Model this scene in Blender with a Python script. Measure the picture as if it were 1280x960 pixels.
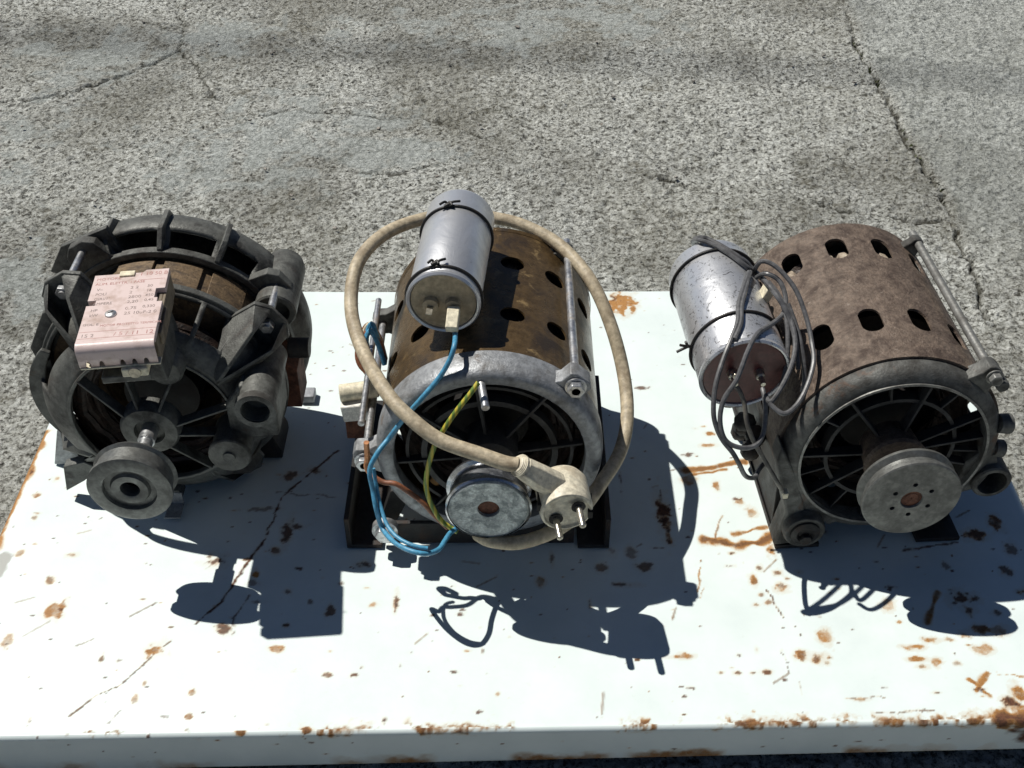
import bpy, bmesh, math, random
import numpy as np
from mathutils import Vector, Matrix
R = math.radians
for o in list(bpy.data.objects): bpy.data.objects.remove(o)
scene = bpy.context.scene
COL = scene.collection
random.seed(5)
# ------------------------------------------------------------------ camera
cam = bpy.data.cameras.new('camera'); cam.sensor_width = 36; cam.lens = 36*1500/1280; cam.clip_start = .02; cam.clip_end = 400
camo = bpy.data.objects.new('camera', cam); COL.objects.link(camo)
camo.location = (0, 0, .73); camo.rotation_euler = (R(90-40.3), 0, 0)
scene.camera = camo
# ------------------------------------------------------------------ sky, sun, exposure
SUN = Vector((-.52, .33, 1)).normalized()
w = bpy.data.worlds.new('World'); scene.world = w; w.use_nodes = True
nt = w.node_tree; bg = nt.nodes['Background']
sky = nt.nodes.new('ShaderNodeTexSky'); sky.sky_type = 'NISHITA'; sky.sun_disc = False
sky.sun_elevation = math.asin(SUN.z); sky.sun_rotation = math.atan2(SUN.x, SUN.y)
sky.air_density = .48; sky.dust_density = .1; sky.ozone_density = 1.0
nt.links.new(sky.outputs[0], bg.inputs[0]); bg.inputs[1].default_value = .05
sl = bpy.data.lights.new('sun', 'SUN'); sl.energy = 5.0; sl.angle = R(.53); sl.color = (1, .965, .90)
slo = bpy.data.objects.new('sun', sl); COL.objects.link(slo)
slo.rotation_euler = SUN.to_track_quat('Z', 'Y').to_euler(); slo.location = (-1.5, .9, 3)
vs = scene.view_settings; vs.view_transform = 'Standard'; vs.look = 'None'; vs.exposure = -.08; vs.gamma = 1
scene.render.engine = 'CYCLES'
scene.cycles.max_bounces = 6
# ------------------------------------------------------------------ node helpers
def newmat(name):
    m = bpy.data.materials.new(name); m.use_nodes = True
    return m, m.node_tree, m.node_tree.nodes['Principled BSDF']
def N(t, kind, **kw):
    n = t.nodes.new('ShaderNode'+kind)
    for k, v in kw.items(): setattr(n, k, v)
    return n
def L(t, a, b): t.links.new(a, b)
def coords(t):
    return N(t, 'TexCoord').outputs['Object']
def noise(t, vec, scale, detail=4, rough=.55, dist=0):
    n = N(t, 'TexNoise'); n.inputs['Scale'].default_value = scale; n.inputs['Detail'].default_value = detail
    n.inputs['Roughness'].default_value = rough; n.inputs['Distortion'].default_value = dist
    L(t, vec, n.inputs['Vector']); return n.outputs[0]
def ramp(t, fac, stops):
    n = N(t, 'ValToRGB'); e = n.color_ramp.elements
    while len(e) > 1: e.remove(e[-1])
    e[0].position = stops[0][0]; c = stops[0][1]; e[0].color = c if len(c) == 4 else (*c, 1)
    for p, c in stops[1:]:
        x = e.new(p); x.color = c if len(c) == 4 else (*c, 1)
    L(t, fac, n.inputs[0]); return n.outputs[0]
def g(v): return (v, v, v)
def mix(t, fac, a, b, mode='MIX'):
    n = N(t, 'MixRGB', blend_type=mode)
    for s, v in ((0, fac), (1, a), (2, b)):
        if isinstance(v, (int, float)): n.inputs[s].default_value = v
        elif isinstance(v, tuple): n.inputs[s].default_value = (*v, 1) if len(v) == 3 else v
        else: L(t, v, n.inputs[s])
    return n.outputs[0]
def bump(t, b, h, dist, strength=1.0, prev=None):
    n = N(t, 'Bump'); n.inputs['Distance'].default_value = dist; n.inputs['Strength'].default_value = strength
    L(t, h, n.inputs['Height'])
    if prev is not None: L(t, prev, n.inputs['Normal'])
    L(t, n.outputs[0], b.inputs['Normal']); return n.outputs[0]
def grimy(name, base, dirt, metal=0., rough=(.4, .7), scale=60, cover=(.45, .65), bmp=.0003, bscale=900, third=None, tscale=25, tcover=(.6, .68), tmetal=0., vary=.25, stretch=None):
    """base colour with dirt patches (and a second, rarer stain), fine relief and uneven gloss"""
    m, t, b = newmat(name); v = coords(t)
    if stretch:
        mp = N(t, 'Mapping'); mp.inputs['Scale'].default_value = stretch; L(t, v, mp.inputs[0]); vv = mp.outputs[0]
    else: vv = v
    n1 = noise(t, vv, scale, 6, .65, .3); n2 = noise(t, vv, scale*4.3, 4, .6)
    f = ramp(t, n1, [(cover[0], g(0)), (cover[1], g(1))])
    lo = tuple(c*(1-vary) for c in base); hi = tuple(min(1, c*(1+vary)) for c in base)
    c = mix(t, ramp(t, n2, [(.35, g(0)), (.65, g(1))]), lo, hi)
    c = mix(t, f, c, dirt)
    mfac = ramp(t, n1, [(cover[0], g(metal)), (cover[1], g(metal*.25))])
    if third:
        n3 = noise(t, v, tscale, 7, .7, .5); f3 = ramp(t, n3, [(tcover[0], g(0)), (tcover[1], g(1))])
        c = mix(t, f3, c, third); mfac = mix(t, f3, mfac, g(tmetal))
    L(t, c, b.inputs['Base Color']); L(t, mfac, b.inputs['Metallic'])
    L(t, ramp(t, n1, [(.3, g(rough[0])), (.7, g(rough[1]))]), b.inputs['Roughness'])
    n4 = noise(t, v, bscale, 3, .6)
    p = bump(t, b, n4, bmp, .8)
    bump(t, b, n1, bmp*2, .5, p)
    return m
M = {}
M['alu'] = grimy('cast_aluminium', (.29, .30, .31), (.085, .078, .07), .35, (.38, .58), 45, (.5, .72), .0005, 700, (.13, .09, .06), 30, (.62, .72))
M['alu_old'] = grimy('old_cast_aluminium', (.115, .116, .108), (.04, .037, .032), .3, (.5, .75), 38, (.45, .62), .0006, 600, (.09, .05, .03), 26, (.58, .66))
M['alu_dark'] = grimy('sooty_cast_aluminium', (.108, .110, .100), (.030, .028, .025), .15, (.4, .7), 40, (.48, .64), .0005, 650, (.075, .05, .035), 30, (.6, .7))
M['shell2'] = grimy('oily_rust_sheet', (.125, .080, .036), (.036, .024, .014), .45, (.2, .42), 38, (.48, .66), .0004, 700, (.24, .165, .075), 60, (.58, .68), .1)
M['shell3'] = grimy('matt_rust_sheet', (.152, .112, .084), (.058, .038, .028), .1, (.5, .8), 75, (.44, .64), .0016, 420, (.23, .185, .15), 210, (.62, .70))
M['lam'] = grimy('rusty_laminations', (.165, .112, .062), (.06, .04, .024), .2, (.5, .75), 75, (.45, .62), .0006, 500, (.24, .17, .10), 120, (.58, .68), stretch=(1, 1.8, 1))
M['alu_mid'] = grimy('dull_worn_metal', (.24, .24, .225), (.10, .095, .085), .5, (.4, .6), 60, (.45, .65), .0002, 700)
M['grille'] = grimy('shade_dark_grille', (.042, .042, .042), (.018, .017, .016), .2, (.5, .75), 45, (.45, .65), .0004, 650)  # spokes and hub coloured dark to stand in for shade inside the bell
M['pale_lumps'] = grimy('pale_winding_lit_patch', (.42, .36, .28), (.20, .15, .11), 0, (.6, .8), 120, (.45, .65), .0008, 300)  # pale winding colour, also imitating sunlit patches behind the rear holes
M['chrome'] = grimy('polished_groove', (.50, .51, .53), (.3, .3, .3), .95, (.14, .3), 40, (.55, .75), .00008, 800)
M['black_iron'] = grimy('black_iron', (.022, .021, .02), (.05, .028, .018), .2, (.5, .75), 50, (.5, .7), .0005, 700)
M['coil'] = grimy('varnished_windings', (.035, .02, .014), (.014, .01, .008), .1, (.4, .7), 90, (.45, .6), .0008, 350, stretch=(1, 1, 3))
M['core'] = grimy('dark_core', (.03, .026, .024), (.02, .014, .01), .2, (.5, .8), 60)
M['steel'] = grimy('zinc_rod', (.52, .53, .54), (.25, .22, .19), .85, (.25, .5), 80, (.5, .7), .0001, 900)
M['turned'] = grimy('turned_steel', (.42, .43, .44), (.16, .15, .15), .9, (.22, .45), 50, (.5, .72), .00012, 800)
M['zinc_face'] = grimy('rough_zinc', (.46, .50, .50), (.22, .25, .25), .45, (.45, .65), 130, (.42, .6), .0012, 330, (.42, .44, .44), 300, (.55, .62), .5)
M['pulley3'] = grimy('worn_grey_steel', (.150, .154, .146), (.075, .075, .068), .5, (.36, .58), 60, (.45, .68), .0002, 900, stretch=(1, 1, 1))
M['rust'] = grimy('red_rust', (.14, .05, .025), (.06, .022, .012), 0, (.7, .9), 120, (.4, .6), .0006, 500)
M['beige'] = grimy('beige_bakelite', (.42, .34, .22), (.27, .2, .12), 0, (.4, .6), 60, (.5, .75), .0001)
M['maroon'] = grimy('maroon_bakelite', (.105, .030, .027), (.055, .019, .018), 0, (.3, .5), 60, (.5, .7), .0001)
M['cream'] = grimy('cream_plastic', (.68, .62, .46), (.5, .42, .28), 0, (.4, .6), 70, (.55, .75), .0001)
M['cable'] = grimy('grimy_cream_cable', (.45, .38, .265), (.23, .175, .11), 0, (.45, .65), 55, (.5, .72), .0003, 500, (.10, .07, .05), 110, (.68, .72))
M['plugp'] = grimy('grimy_cream_plug', (.64, .59, .46), (.40, .33, .23), 0, (.4, .6), 60, (.5, .74), .0003, 500, (.12, .09, .06), 120, (.68, .72))
M['white_pl'] = grimy('white_plastic', (.72, .70, .64), (.5, .46, .4), 0, (.35, .5), 70, (.55, .75), .0001)
M['blue'] = grimy('blue_pvc', (.075, .29, .46), (.04, .17, .30), 0, (.35, .5), 90, (.5, .8), .00005)
M['brown'] = grimy('brown_pvc', (.26, .10, .05), (.12, .05, .03), 0, (.4, .6), 90, (.5, .8), .00005)
M['copper'] = grimy('bare_copper', (.55, .26, .13), (.25, .11, .06), .7, (.35, .55), 90, (.5, .8), .00005)
M['blackw'] = grimy('grey_black_pvc', (.115, .115, .118), (.045, .045, .047), 0, (.32, .5), 80, (.48, .7), .00005)
M['tie'] = grimy('black_tie_wire', (.02, .02, .02), (.03, .02, .015), .3, (.4, .6), 80)
M['pinkside'] = grimy('grimy_box_side', (.20, .16, .11), (.09, .07, .05), 0, (.5, .7), 45, (.45, .65), .0003, 500)
M['ink'] = grimy('faded_red_ink', (.40, .17, .15), (.55, .33, .30), 0, (.5, .7), 250, (.45, .65), .00002)
M['ink2'] = grimy('faded_dark_ink', (.20, .15, .14), (.42, .32, .29), 0, (.5, .7), 250, (.45, .65), .00002)
M['brass'] = grimy('dull_nickel', (.48, .45, .38), (.22, .19, .14), .9, (.25, .45), 90, (.5, .7), .0001)
M['hole'] = grimy('shade_dark_bore', (.012, .011, .01), (.02, .015, .012), 0, (.7, .9), 60)  # near-black standing in for shade in bores, slots, grooves and on rotors
def can_mat(name, marks):
    m, t, b = newmat(name); v = coords(t)
    mp = N(t, 'Mapping'); mp.inputs['Scale'].default_value = (1, .08, 1); L(t, v, mp.inputs[0])
    n1 = noise(t, mp.outputs[0], 420, 4, .7); n2 = noise(t, v, 48, 6, .62, .6); n3 = noise(t, v, 130, 8, .8, 2.2)
    c = mix(t, ramp(t, n2, [(.35, g(0)), (.7, g(1))]), (.74, .75, .77), (.55, .56, .58))
    f = ramp(t, n3, [(.64-.09*marks, g(0)), (.67-.09*marks, g(marks))])
    c = mix(t, f, c, (.075, .07, .065))
    L(t, c, b.inputs['Base Color']); b.inputs['Metallic'].default_value = .72
    L(t, ramp(t, n2, [(.3, g(.30)), (.7, g(.46))]), b.inputs['Roughness'])
    p = bump(t, b, n1, .00012, .5); bump(t, b, n2, .0015, .35, p)
    return m
M['can'] = can_mat('drawn_aluminium', .35); M['can_s'] = can_mat('scratched_aluminium', .9)
def pink_mat():
    m, t, b = newmat('pink_plastic'); v = coords(t); n = noise(t, v, 70, 6, .65)
    c = mix(t, ramp(t, n, [(.5, g(0)), (.72, g(1))]), (.68, .55, .52), (.46, .34, .29))
    L(t, c, b.inputs['Base Color']); b.inputs['Roughness'].default_value = .38
    bump(t, b, noise(t, v, 700), .0001); return m
M['pink'] = pink_mat()
def yg_mat():
    m, t, b = newmat('yellow_green_pvc'); v = coords(t)
    wv = N(t, 'TexWave', wave_type='BANDS', bands_direction='X'); wv.inputs['Scale'].default_value = 70; wv.inputs['Distortion'].default_value = 2; L(t, v, wv.inputs[0])
    c = mix(t, ramp(t, wv.outputs[1], [(.4, g(0)), (.55, g(1))]), (.50, .42, .05), (.14, .22, .04))
    L(t, c, b.inputs['Base Color']); b.inputs['Roughness'].default_value = .45; return m
M['yg'] = yg_mat()
# ------------------------------------------------------------------ mesh collector
class MB:
    def __init__(s): s.v = []; s.f = []
    def add(s, vs_, fs):
        k = len(s.v); s.v += [tuple(p) for p in vs_]; s.f += [tuple(i+k for i in q) for q in fs]; return s
    def box(s, c, d, rot=None):
        m = rot or Matrix.Identity(3); c = Vector(c); p = []
        for z in (-.5, .5):
            for x, y in ((-.5, -.5), (.5, -.5), (.5, .5), (-.5, .5)): p.append(c + m @ Vector((x*d[0], y*d[1], z*d[2])))
        return s.add(p, [(3, 2, 1, 0), (4, 5, 6, 7), (0, 1, 5, 4), (1, 2, 6, 5), (2, 3, 7, 6), (3, 0, 4, 7)])
    def lathe(s, prof, n=48, o=(0, 0, 0), d=(0, 1, 0), closed=False, caps=True, skip=None):
        """prof: (distance along axis d, radius)"""
        d = Vector(d).normalized(); o = Vector(o)
        u = Vector((1, 0, 0)) if abs(d.x) < .9 else Vector((0, 0, 1))
        u = (u - d*u.dot(d)).normalized(); w_ = u.cross(d).normalized()
        if w_.z < 0: w_ = -w_
        vs_ = []
        for a, r in prof:
            for i in range(n):
                th = 2*math.pi*i/n; vs_.append(o + d*a + (u*math.cos(th) + w_*math.sin(th))*r)
        fs = []; k = len(prof); rng_ = range(k if closed else k-1)
        for j in rng_:
            j2 = (j+1) % k
            for i in range(n):
                if skip and skip(j, (i+.5)*360/n): continue
                fs.append((j*n+i, j*n+(i+1) % n, j2*n+(i+1) % n, j2*n+i))
        if caps and not closed:
            fs.append(tuple(range(n))); fs.append(tuple((k-1)*n+i for i in range(n)))
        return s.add(vs_, fs)
    def cyl(s, a, b, r, r2=None, n=16):
        a = Vector(a); b = Vector(b); return s.lathe([(0, r), ((b-a).length, r if r2 is None else r2)], n, a, b-a)
    def pipe(s, a, b, ro, ri, n=28, depth=None):
        a = Vector(a); b = Vector(b); l = (b-a).length
        c = .08*(ro)
        if depth is None: return s.lathe([(c, ro), (l, ro), (l, ri), (0, ri), (0, ro-c)], n, a, b-a, closed=True)
        return s.lathe([(depth, ri), (0, ri), (0, ro-c), (c, ro), (l, ro)], n, a, b-a)
    def hexa(s, a, b, r): return s.cyl(a, b, r, n=6)
    def prism(s, poly, y0, y1):
        """polygon in x,z extruded along y"""
        n = len(poly); vs_ = [(x, y0, z) for x, z in poly] + [(x, y1, z) for x, z in poly]
        fs = [tuple(range(n)), tuple(range(2*n-1, n-1, -1))] + [(i, i+n, (i+1) % n+n, (i+1) % n) for i in range(n)]
        return s.add(vs_, fs)
    def tube(s, pts, r, n=10, sub=6, rf=None):
        P = [Vector(p) for p in pts]; Q = []
        for i in range(len(P)-1):
            p0 = P[max(i-1, 0)]; p1 = P[i]; p2 = P[i+1]; p3 = P[min(i+2, len(P)-1)]
            for k in range(sub):
                t = k/sub
                Q.append(.5*((2*p1) + (p2-p0)*t + (2*p0-5*p1+4*p2-p3)*t*t + (3*p1-p0-3*p2+p3)*t**3))
        Q.append(P[-1]); vs_ = []; up = Vector((.13, .21, 1)).normalized(); fs = []
        for i, q in enumerate(Q):
            tg = (Q[min(i+1, len(Q)-1)] - Q[max(i-1, 0)]).normalized()
            a = up - tg*up.dot(tg)
            if a.length < 1e-4: a = Vector((1, 0, 0)) - tg*tg.x
            a.normalize(); up = a; b = tg.cross(a); rr = r*(rf(i/(len(Q)-1)) if rf else 1)
            for k in range(n):
                th = 2*math.pi*k/n; vs_.append(q + (a*math.cos(th)+b*math.sin(th))*rr)
        for i in range(len(Q)-1):
            for k in range(n): fs.append((i*n+k, i*n+(k+1) % n, (i+1)*n+(k+1) % n, (i+1)*n+k))
        fs.append(tuple(range(n))); fs.append(tuple((len(Q)-1)*n+k for k in range(n)))
        return s.add(vs_, fs)
    def build(s, name, mat, parent=None, bevel=0, ang=38, solid=0, dent=0, seed=0):
        me = bpy.data.meshes.new(name); me.from_pydata(s.v, [], s.f)
        bm = bmesh.new(); bm.from_mesh(me); bmesh.ops.recalc_face_normals(bm, faces=bm.faces)
        if dent:
            rd = random.Random(seed); ph = [[rd.uniform(0, 6.28) for _ in range(3)] for _ in range(4)]
            for v in bm.verts:
                k = sum(math.sin((90+60*i)*v.co.x+p[0])*math.sin((80+50*i)*v.co.y+p[1])*math.sin((100+40*i)*v.co.z+p[2]) for i, p in enumerate(ph))
                v.co += v.normal*dent*k*.6
        bm.to_mesh(me); bm.free()
        me.materials.append(mat); me.shade_smooth(); me.set_sharp_from_angle(angle=R(ang))
        o = bpy.data.objects.new(name, me); COL.objects.link(o); o.parent = parent
        if solid:
            q = o.modifiers.new('thickness', 'SOLIDIFY'); q.thickness = solid; q.offset = -1
        if bevel:
            q = o.modifiers.new('bevel', 'BEVEL'); q.width = bevel; q.segments = 2; q.limit_method = 'ANGLE'; q.angle_limit = R(40)
        return o
def thing(name, loc, label, cat, rz=0, group=None):
    o = bpy.data.objects.new(name, None); COL.objects.link(o); o.location = loc; o.rotation_euler = (0, 0, rz)
    o.empty_display_size = .02; o['label'] = label; o['category'] = cat
    if group: o['group'] = group
    return o
def rm(axis, deg): return Matrix.Rotation(R(deg), 3, axis)
def pol(r, deg, y=0, cz=.10): return Vector((r*math.cos(R(deg)), y, cz + r*math.sin(R(deg))))
def cut(o, cutters):
    """take the cutter meshes out of o for good"""
    c = cutters.build('cutter', M['hole'])
    b = o.modifiers.new('cut', 'BOOLEAN'); b.operation = 'DIFFERENCE'; b.object = c; b.solver = 'EXACT'; b.use_self = True
    bpy.context.view_layer.update()
    dg = bpy.context.evaluated_depsgraph_get()
    me = bpy.data.meshes.new_from_object(o.evaluated_get(dg))
    o.modifiers.clear(); o.data = me
    me.shade_smooth(); me.set_sharp_from_angle(angle=R(38))
    bpy.data.objects.remove(c)
def slot(mb, ang, y, wdt, lng, cz, r0=.06, r1=.1):
    """stadium-shaped radial cutter: wdt round the shell, lng along the axis"""
    rd = Vector((math.cos(R(ang)), 0, math.sin(R(ang)))); tg = Vector((-math.sin(R(ang)), 0, math.cos(R(ang)))); ax = Vector((0, 1, 0))
    n = 20; loop = []
    for i in range(n):
        th = 2*math.pi*i/n; cx, cy = math.cos(th), math.sin(th)
        e = (lng-wdt)/2*(1 if cy > 0 else -1) if lng > wdt else 0
        f = (wdt-lng)/2*(1 if cx > 0 else -1) if wdt > lng else 0
        k = min(wdt, lng)/2
        loop.append(tg*(cx*k+f) + ax*(cy*k+e+y))
    c = Vector((0, 0, cz))
    mb.add([c+rd*r0+p for p in loop]+[c+rd*r1+p for p in loop], [tuple(range(n)), tuple(range(2*n-1, n-1, -1))]+[(i, (i+1) % n, n+(i+1) % n, n+i) for i in range(n)])
# ------------------------------------------------------------------ numpy noise
_tab = np.random.default_rng(11).random((256, 256))
def vnoise(X, Y, s, seed=0):
    x = X*s + seed*17.3; y = Y*s + seed*31.7
    i = np.floor(x).astype(int); j = np.floor(y).astype(int); fx = x-i; fy = y-j
    fx = fx*fx*(3-2*fx); fy = fy*fy*(3-2*fy); T = lambda a, b: _tab[a % 256, b % 256]
    return (T(i, j)*(1-fx)+T(i+1, j)*fx)*(1-fy) + (T(i, j+1)*(1-fx)+T(i+1, j+1)*fx)*fy
def fbm(X, Y, s, oct_=4, seed=0, gain=.5):
    r = 0; a = 1; n = 0
    for k in range(oct_): r = r + a*vnoise(X, Y, s*2**k, seed+k*3); n += a; a *= gain
    return r/n
def segdist(X, Y, pts):
    D = np.full(X.shape, 9.)
    for (x0, y0), (x1, y1) in zip(pts[:-1], pts[1:]):
        dx, dy = x1-x0, y1-y0; t = np.clip(((X-x0)*dx+(Y-y0)*dy)/(dx*dx+dy*dy+1e-12), 0, 1)
        D = np.minimum(D, np.hypot(X-x0-t*dx, Y-y0-t*dy))
    return D
def sstep(a, b, x):
    t = np.clip((x-a)/(b-a), 0, 1); return t*t*(3-2*t)
def grid_mesh(name, X, Y, Z, mat, cols):
    ny, nx = X.shape; v = np.stack([X, Y, Z], -1).reshape(-1, 3).astype(np.float32)
    idx = np.arange(nx*ny).reshape(ny, nx)
    f = np.stack([idx[:-1, :-1], idx[:-1, 1:], idx[1:, 1:], idx[1:, :-1]], -1).reshape(-1, 4)
    me = bpy.data.meshes.new(name); me.vertices.add(len(v)); me.vertices.foreach_set('co', v.ravel())
    me.loops.add(f.size); me.loops.foreach_set('vertex_index', f.ravel().astype(np.int32))
    me.polygons.add(len(f)); me.polygons.foreach_set('loop_start', np.arange(0, f.size, 4, dtype=np.int32))
    me.update(calc_edges=True); me.validate()
    a = me.color_attributes.new('wear', 'FLOAT_COLOR', 'POINT')
    c = np.ones((len(v), 4), np.float32); c[:, 0] = cols[0].ravel(); c[:, 1] = cols[1].ravel(); c[:, 2] = cols[2].ravel()
    a.data.foreach_set('color', c.ravel())
    me.materials.append(mat); me.shade_smooth()
    o = bpy.data.objects.new(name, me); COL.objects.link(o); return o
# ------------------------------------------------------------------ concrete ground
GZ = -.045
CRACKS = [  # (points, half width, depth)
 ([(0.5540, 2.0001), (0.5260, 1.8659), (0.5266, 1.7738), (0.5165, 1.7161), (0.5192, 1.6477), (0.5211, 1.5706), (0.5230, 1.5220), (0.5208, 1.4419), (0.5252, 1.3882), (0.5263, 1.3332), (0.5329, 1.2981), (0.5289, 1.2514), (0.5257, 1.2157), (0.5207, 1.1239), (0.5115, 1.0193)], .0012, .008),
 ([(0.1692, 1.3233), (0.2004, 1.3136), (0.2295, 1.2886), (0.2708, 1.2792), (0.3046, 1.2754), (0.3436, 1.2736), (0.3968, 1.2460), (0.4418, 1.2316), (0.4870, 1.2210), (0.5252, 1.2210)], .0026, .006),
 ([(-0.5634, 2.0001), (-0.5350, 1.8659), (-0.5026, 1.7303), (-0.4985, 1.6882), (-0.5255, 1.6397), (-0.5632, 1.6034), (-0.6004, 1.5706), (-0.6309, 1.5388), (-0.7084, 1.5196), (-0.7714, 1.5102)], .0013, .006),
 ([(-0.4985, 1.6882), (-0.4603, 1.6345), (-0.4201, 1.5460), (-0.3857, 1.5102), (-0.3372, 1.4823), (-0.2898, 1.4939), (-0.2289, 1.4869), (-0.1729, 1.4687), (-0.1193, 1.4755), (-0.0751, 1.4530), (-0.0318, 1.4244)], .0009, .004),
 ([(-0.1872, 1.3332), (-0.1517, 1.3312), (-0.1120, 1.3452), (-0.0669, 1.3675)], .0010, .003)]
PALE = [([(-0.3274, 1.4201)][0], .16, .07), ([(-0.6211, 1.6477)][0], .13, .06), ([(-0.1618, 1.4642)][0], .06, .025), ([(-0.6583, 1.4309)][0], .06, .05), ([(-0.1656, 1.3778)][0], .12, .03), ([(-0.4613, 1.7303)][0], .14, .05), ([(-0.5500, 1.1160)][0], .13, .06), ([(-0.0977, 1.7446)][0], .2, .05), ([(0.1627, 1.8038)][0], .1, .05)]
def axis(lo, hi, step, far, growth=1.35):
    a = list(np.arange(lo, hi, step)); s = step
    p = a[0]; pre = []
    while p > -far: s *= growth; p -= s; pre.append(p)
    s = step; p = a[-1]; post = []
    while p < far: s *= growth; p += s; post.append(p)
    return np.array(pre[::-1]+a+post)
gx = axis(-1.15, 1.15, .0030, 60); gy = axis(.30, 2.15, .0030, 60)
X, Y = np.meshgrid(gx, gy)
fade = sstep(3.2, 2.2, np.maximum(np.abs(X), np.abs(Y-1)))
wob = (fbm(X, Y, 40, 3, 4)-.5)
pale = np.zeros_like(X)
for (px, py), rx, ry in PALE:
    d = np.hypot((X-px)/rx, (Y-py)/(ry*1.6)) + wob*2.4 + (fbm(X, Y, 9, 3, 9)-.5)*1.8 + (fbm(X, Y, 160, 2, 14)-.5)*1.2
    pale = np.maximum(pale, sstep(1.05, .25, d))
n1 = vnoise(X, Y, 130, 1); n2 = vnoise(X, Y, 210, 2); n3 = fbm(X, Y, 22, 3, 3); n4 = fbm(X, Y, 3.0, 3, 5)
gr = (.6*n1+.5*n2-.55)
Z = GZ + fade*((gr*.0052 + np.maximum(gr-.18, 0)*.006)*(1-.75*pale) + (n3-.5)*.005 + (n4-.5)*.012 - .004)
ck = np.zeros_like(X)
for pts, wd, dp in CRACKS:
    d = segdist(X+(fbm(X, Y, 60, 3, 7)-.5)*.016, Y+(fbm(X, Y, 60, 3, 8)-.5)*.016, pts)
    ww = wd*np.clip(2.6*vnoise(X, Y, 21, 6)-.45, .05, 2.2)
    k = sstep(ww*1.5+.0013, ww*.4, d)*sstep(.0, .5, ww/wd); Z -= dp*k*fade; ck = np.maximum(ck, k)
Z = np.where((np.abs(X) < .40) & (Y > .53) & (Y < .98), np.minimum(Z, GZ-.004), Z)
tint = fbm(X, Y, 5, 5, 12, .6)
side = X-np.interp(Y, [p[1] for p in CRACKS[0][0]][::-1], [p[0] for p in CRACKS[0][0]][::-1])   # the neighbouring slab is finer and paler
pale = np.maximum(pale, .55*sstep(.0, .02, side)*sstep(1.0, 1.3, Y))
def ground_mat():
    m, t, b = newmat('weathered_concrete'); v = coords(t)
    at = N(t, 'Attribute', attribute_name='wear'); sp = N(t, 'SeparateColor'); L(t, at.outputs['Color'], sp.inputs[0])
    pale_, crk, tn = sp.outputs[0], sp.outputs[1], sp.outputs[2]
    vo = N(t, 'TexVoronoi'); vo.inputs['Scale'].default_value = 230; vo.inputs['Randomness'].default_value = 1; L(t, v, vo.inputs['Vector'])
    a = noise(t, v, 185, 6, .74, .3); a2 = noise(t, v, 90, 4, .6, .3); big = noise(t, v, 4.5, 5, .6)
    grain = ramp(t, a, [(.365, (.024, .023, .02)), (.425, (.13, .125, .112)), (.465, (.46, .45, .415)), (.52, (.72, .71, .67)), (.60, (.88, .87, .84))])  # grain tones; dark low spots also stand in for shadow in the pits
    vc = N(t, 'SeparateColor'); L(t, vo.outputs['Color'], vc.inputs[0])
    stones = ramp(t, vc.outputs[0], [(0, (.06, .057, .052)), (.15, (.16, .15, .135)), (.45, (.38, .37, .345)), (.85, (.56, .55, .52)), (1, (.75, .74, .71))])
    c = mix(t, ramp(t, a2, [(.42, g(.08)), (.6, g(.42))]), grain, stones)
    c = mix(t, ramp(t, tn, [(.34, g(.6)), (.52, g(0))]), c, mix(t, .62, c, (.10, .088, .066)))
    c = mix(t, ramp(t, noise(t, v, 34, 5, .7), [(.52, g(0)), (.68, g(.45))]), c, (.10, .095, .07))
    c = mix(t, ramp(t, big, [(.45, g(0)), (.65, g(.22))]), c, (.21, .185, .13))
    mo = noise(t, v, 17, 6, .7); c = mix(t, ramp(t, mo, [(.60, g(0)), (.70, g(.35))]), c, (.15, .12, .07))
    fl = ramp(t, noise(t, v, 120, 5, .7), [(.35, (.26, .275, .262)), (.62, (.62, .64, .63))])
    c = mix(t, ramp(t, pale_, [(.1, g(0)), (.9, g(.64))]), c, fl)
    c = mix(t, ramp(t, crk, [(.2, g(0)), (.9, g(.85))]), c, (.05, .045, .032))
    c = mix(t, 1.0, c, (.965, 1.0, .985), 'MULTIPLY')
    L(t, c, b.inputs['Base Color']); b.inputs['Roughness'].default_value = .9; b.inputs['Specular IOR Level'].default_value = .25
    p = bump(t, b, a, .0075, 1.0); bump(t, b, vo.outputs['Distance'], .003, .6, p)
    return m
gnd = grid_mesh('ground', X, Y, Z, ground_mat(), (pale, ck, tint)); gnd['kind'] = 'structure'
# moss and grit lodged in the long crack
mo = MB(); rd = random.Random(3)
for pts, n in ((CRACKS[0][0][1:6], 120), (CRACKS[0][0][6:12], 25)):
    for i in range(n):
        k = rd.randrange(len(pts)-1); t = rd.random(); p = [pts[k][q]*(1-t)+pts[k+1][q]*t + rd.gauss(0, .003) for q in (0, 1)]
        a = rd.uniform(0, 6.28); l = rd.uniform(.003, .008); h = rd.uniform(.001, .005); b_ = Vector((p[0], p[1], GZ-.008))
        e = Vector((math.cos(a), math.sin(a), 0))
        mo.add([b_+e*.0012, b_-e*.0012, b_+Vector((-e.y*l*.3, e.x*l*.3, h)), b_+Vector((e.x*.002-e.y*l, e.y*.002+e.x*l, h*.8))], [(0, 1, 2), (0, 2, 3)])
mm = grimy('moss', (.055, .075, .02), (.09, .085, .03), 0, (.7, .9), 150)
o = mo.build('moss', mm); o['kind'] = 'stuff'; o['label'] = 'dark green moss growing in the long concrete crack'; o['category'] = 'moss'
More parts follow.
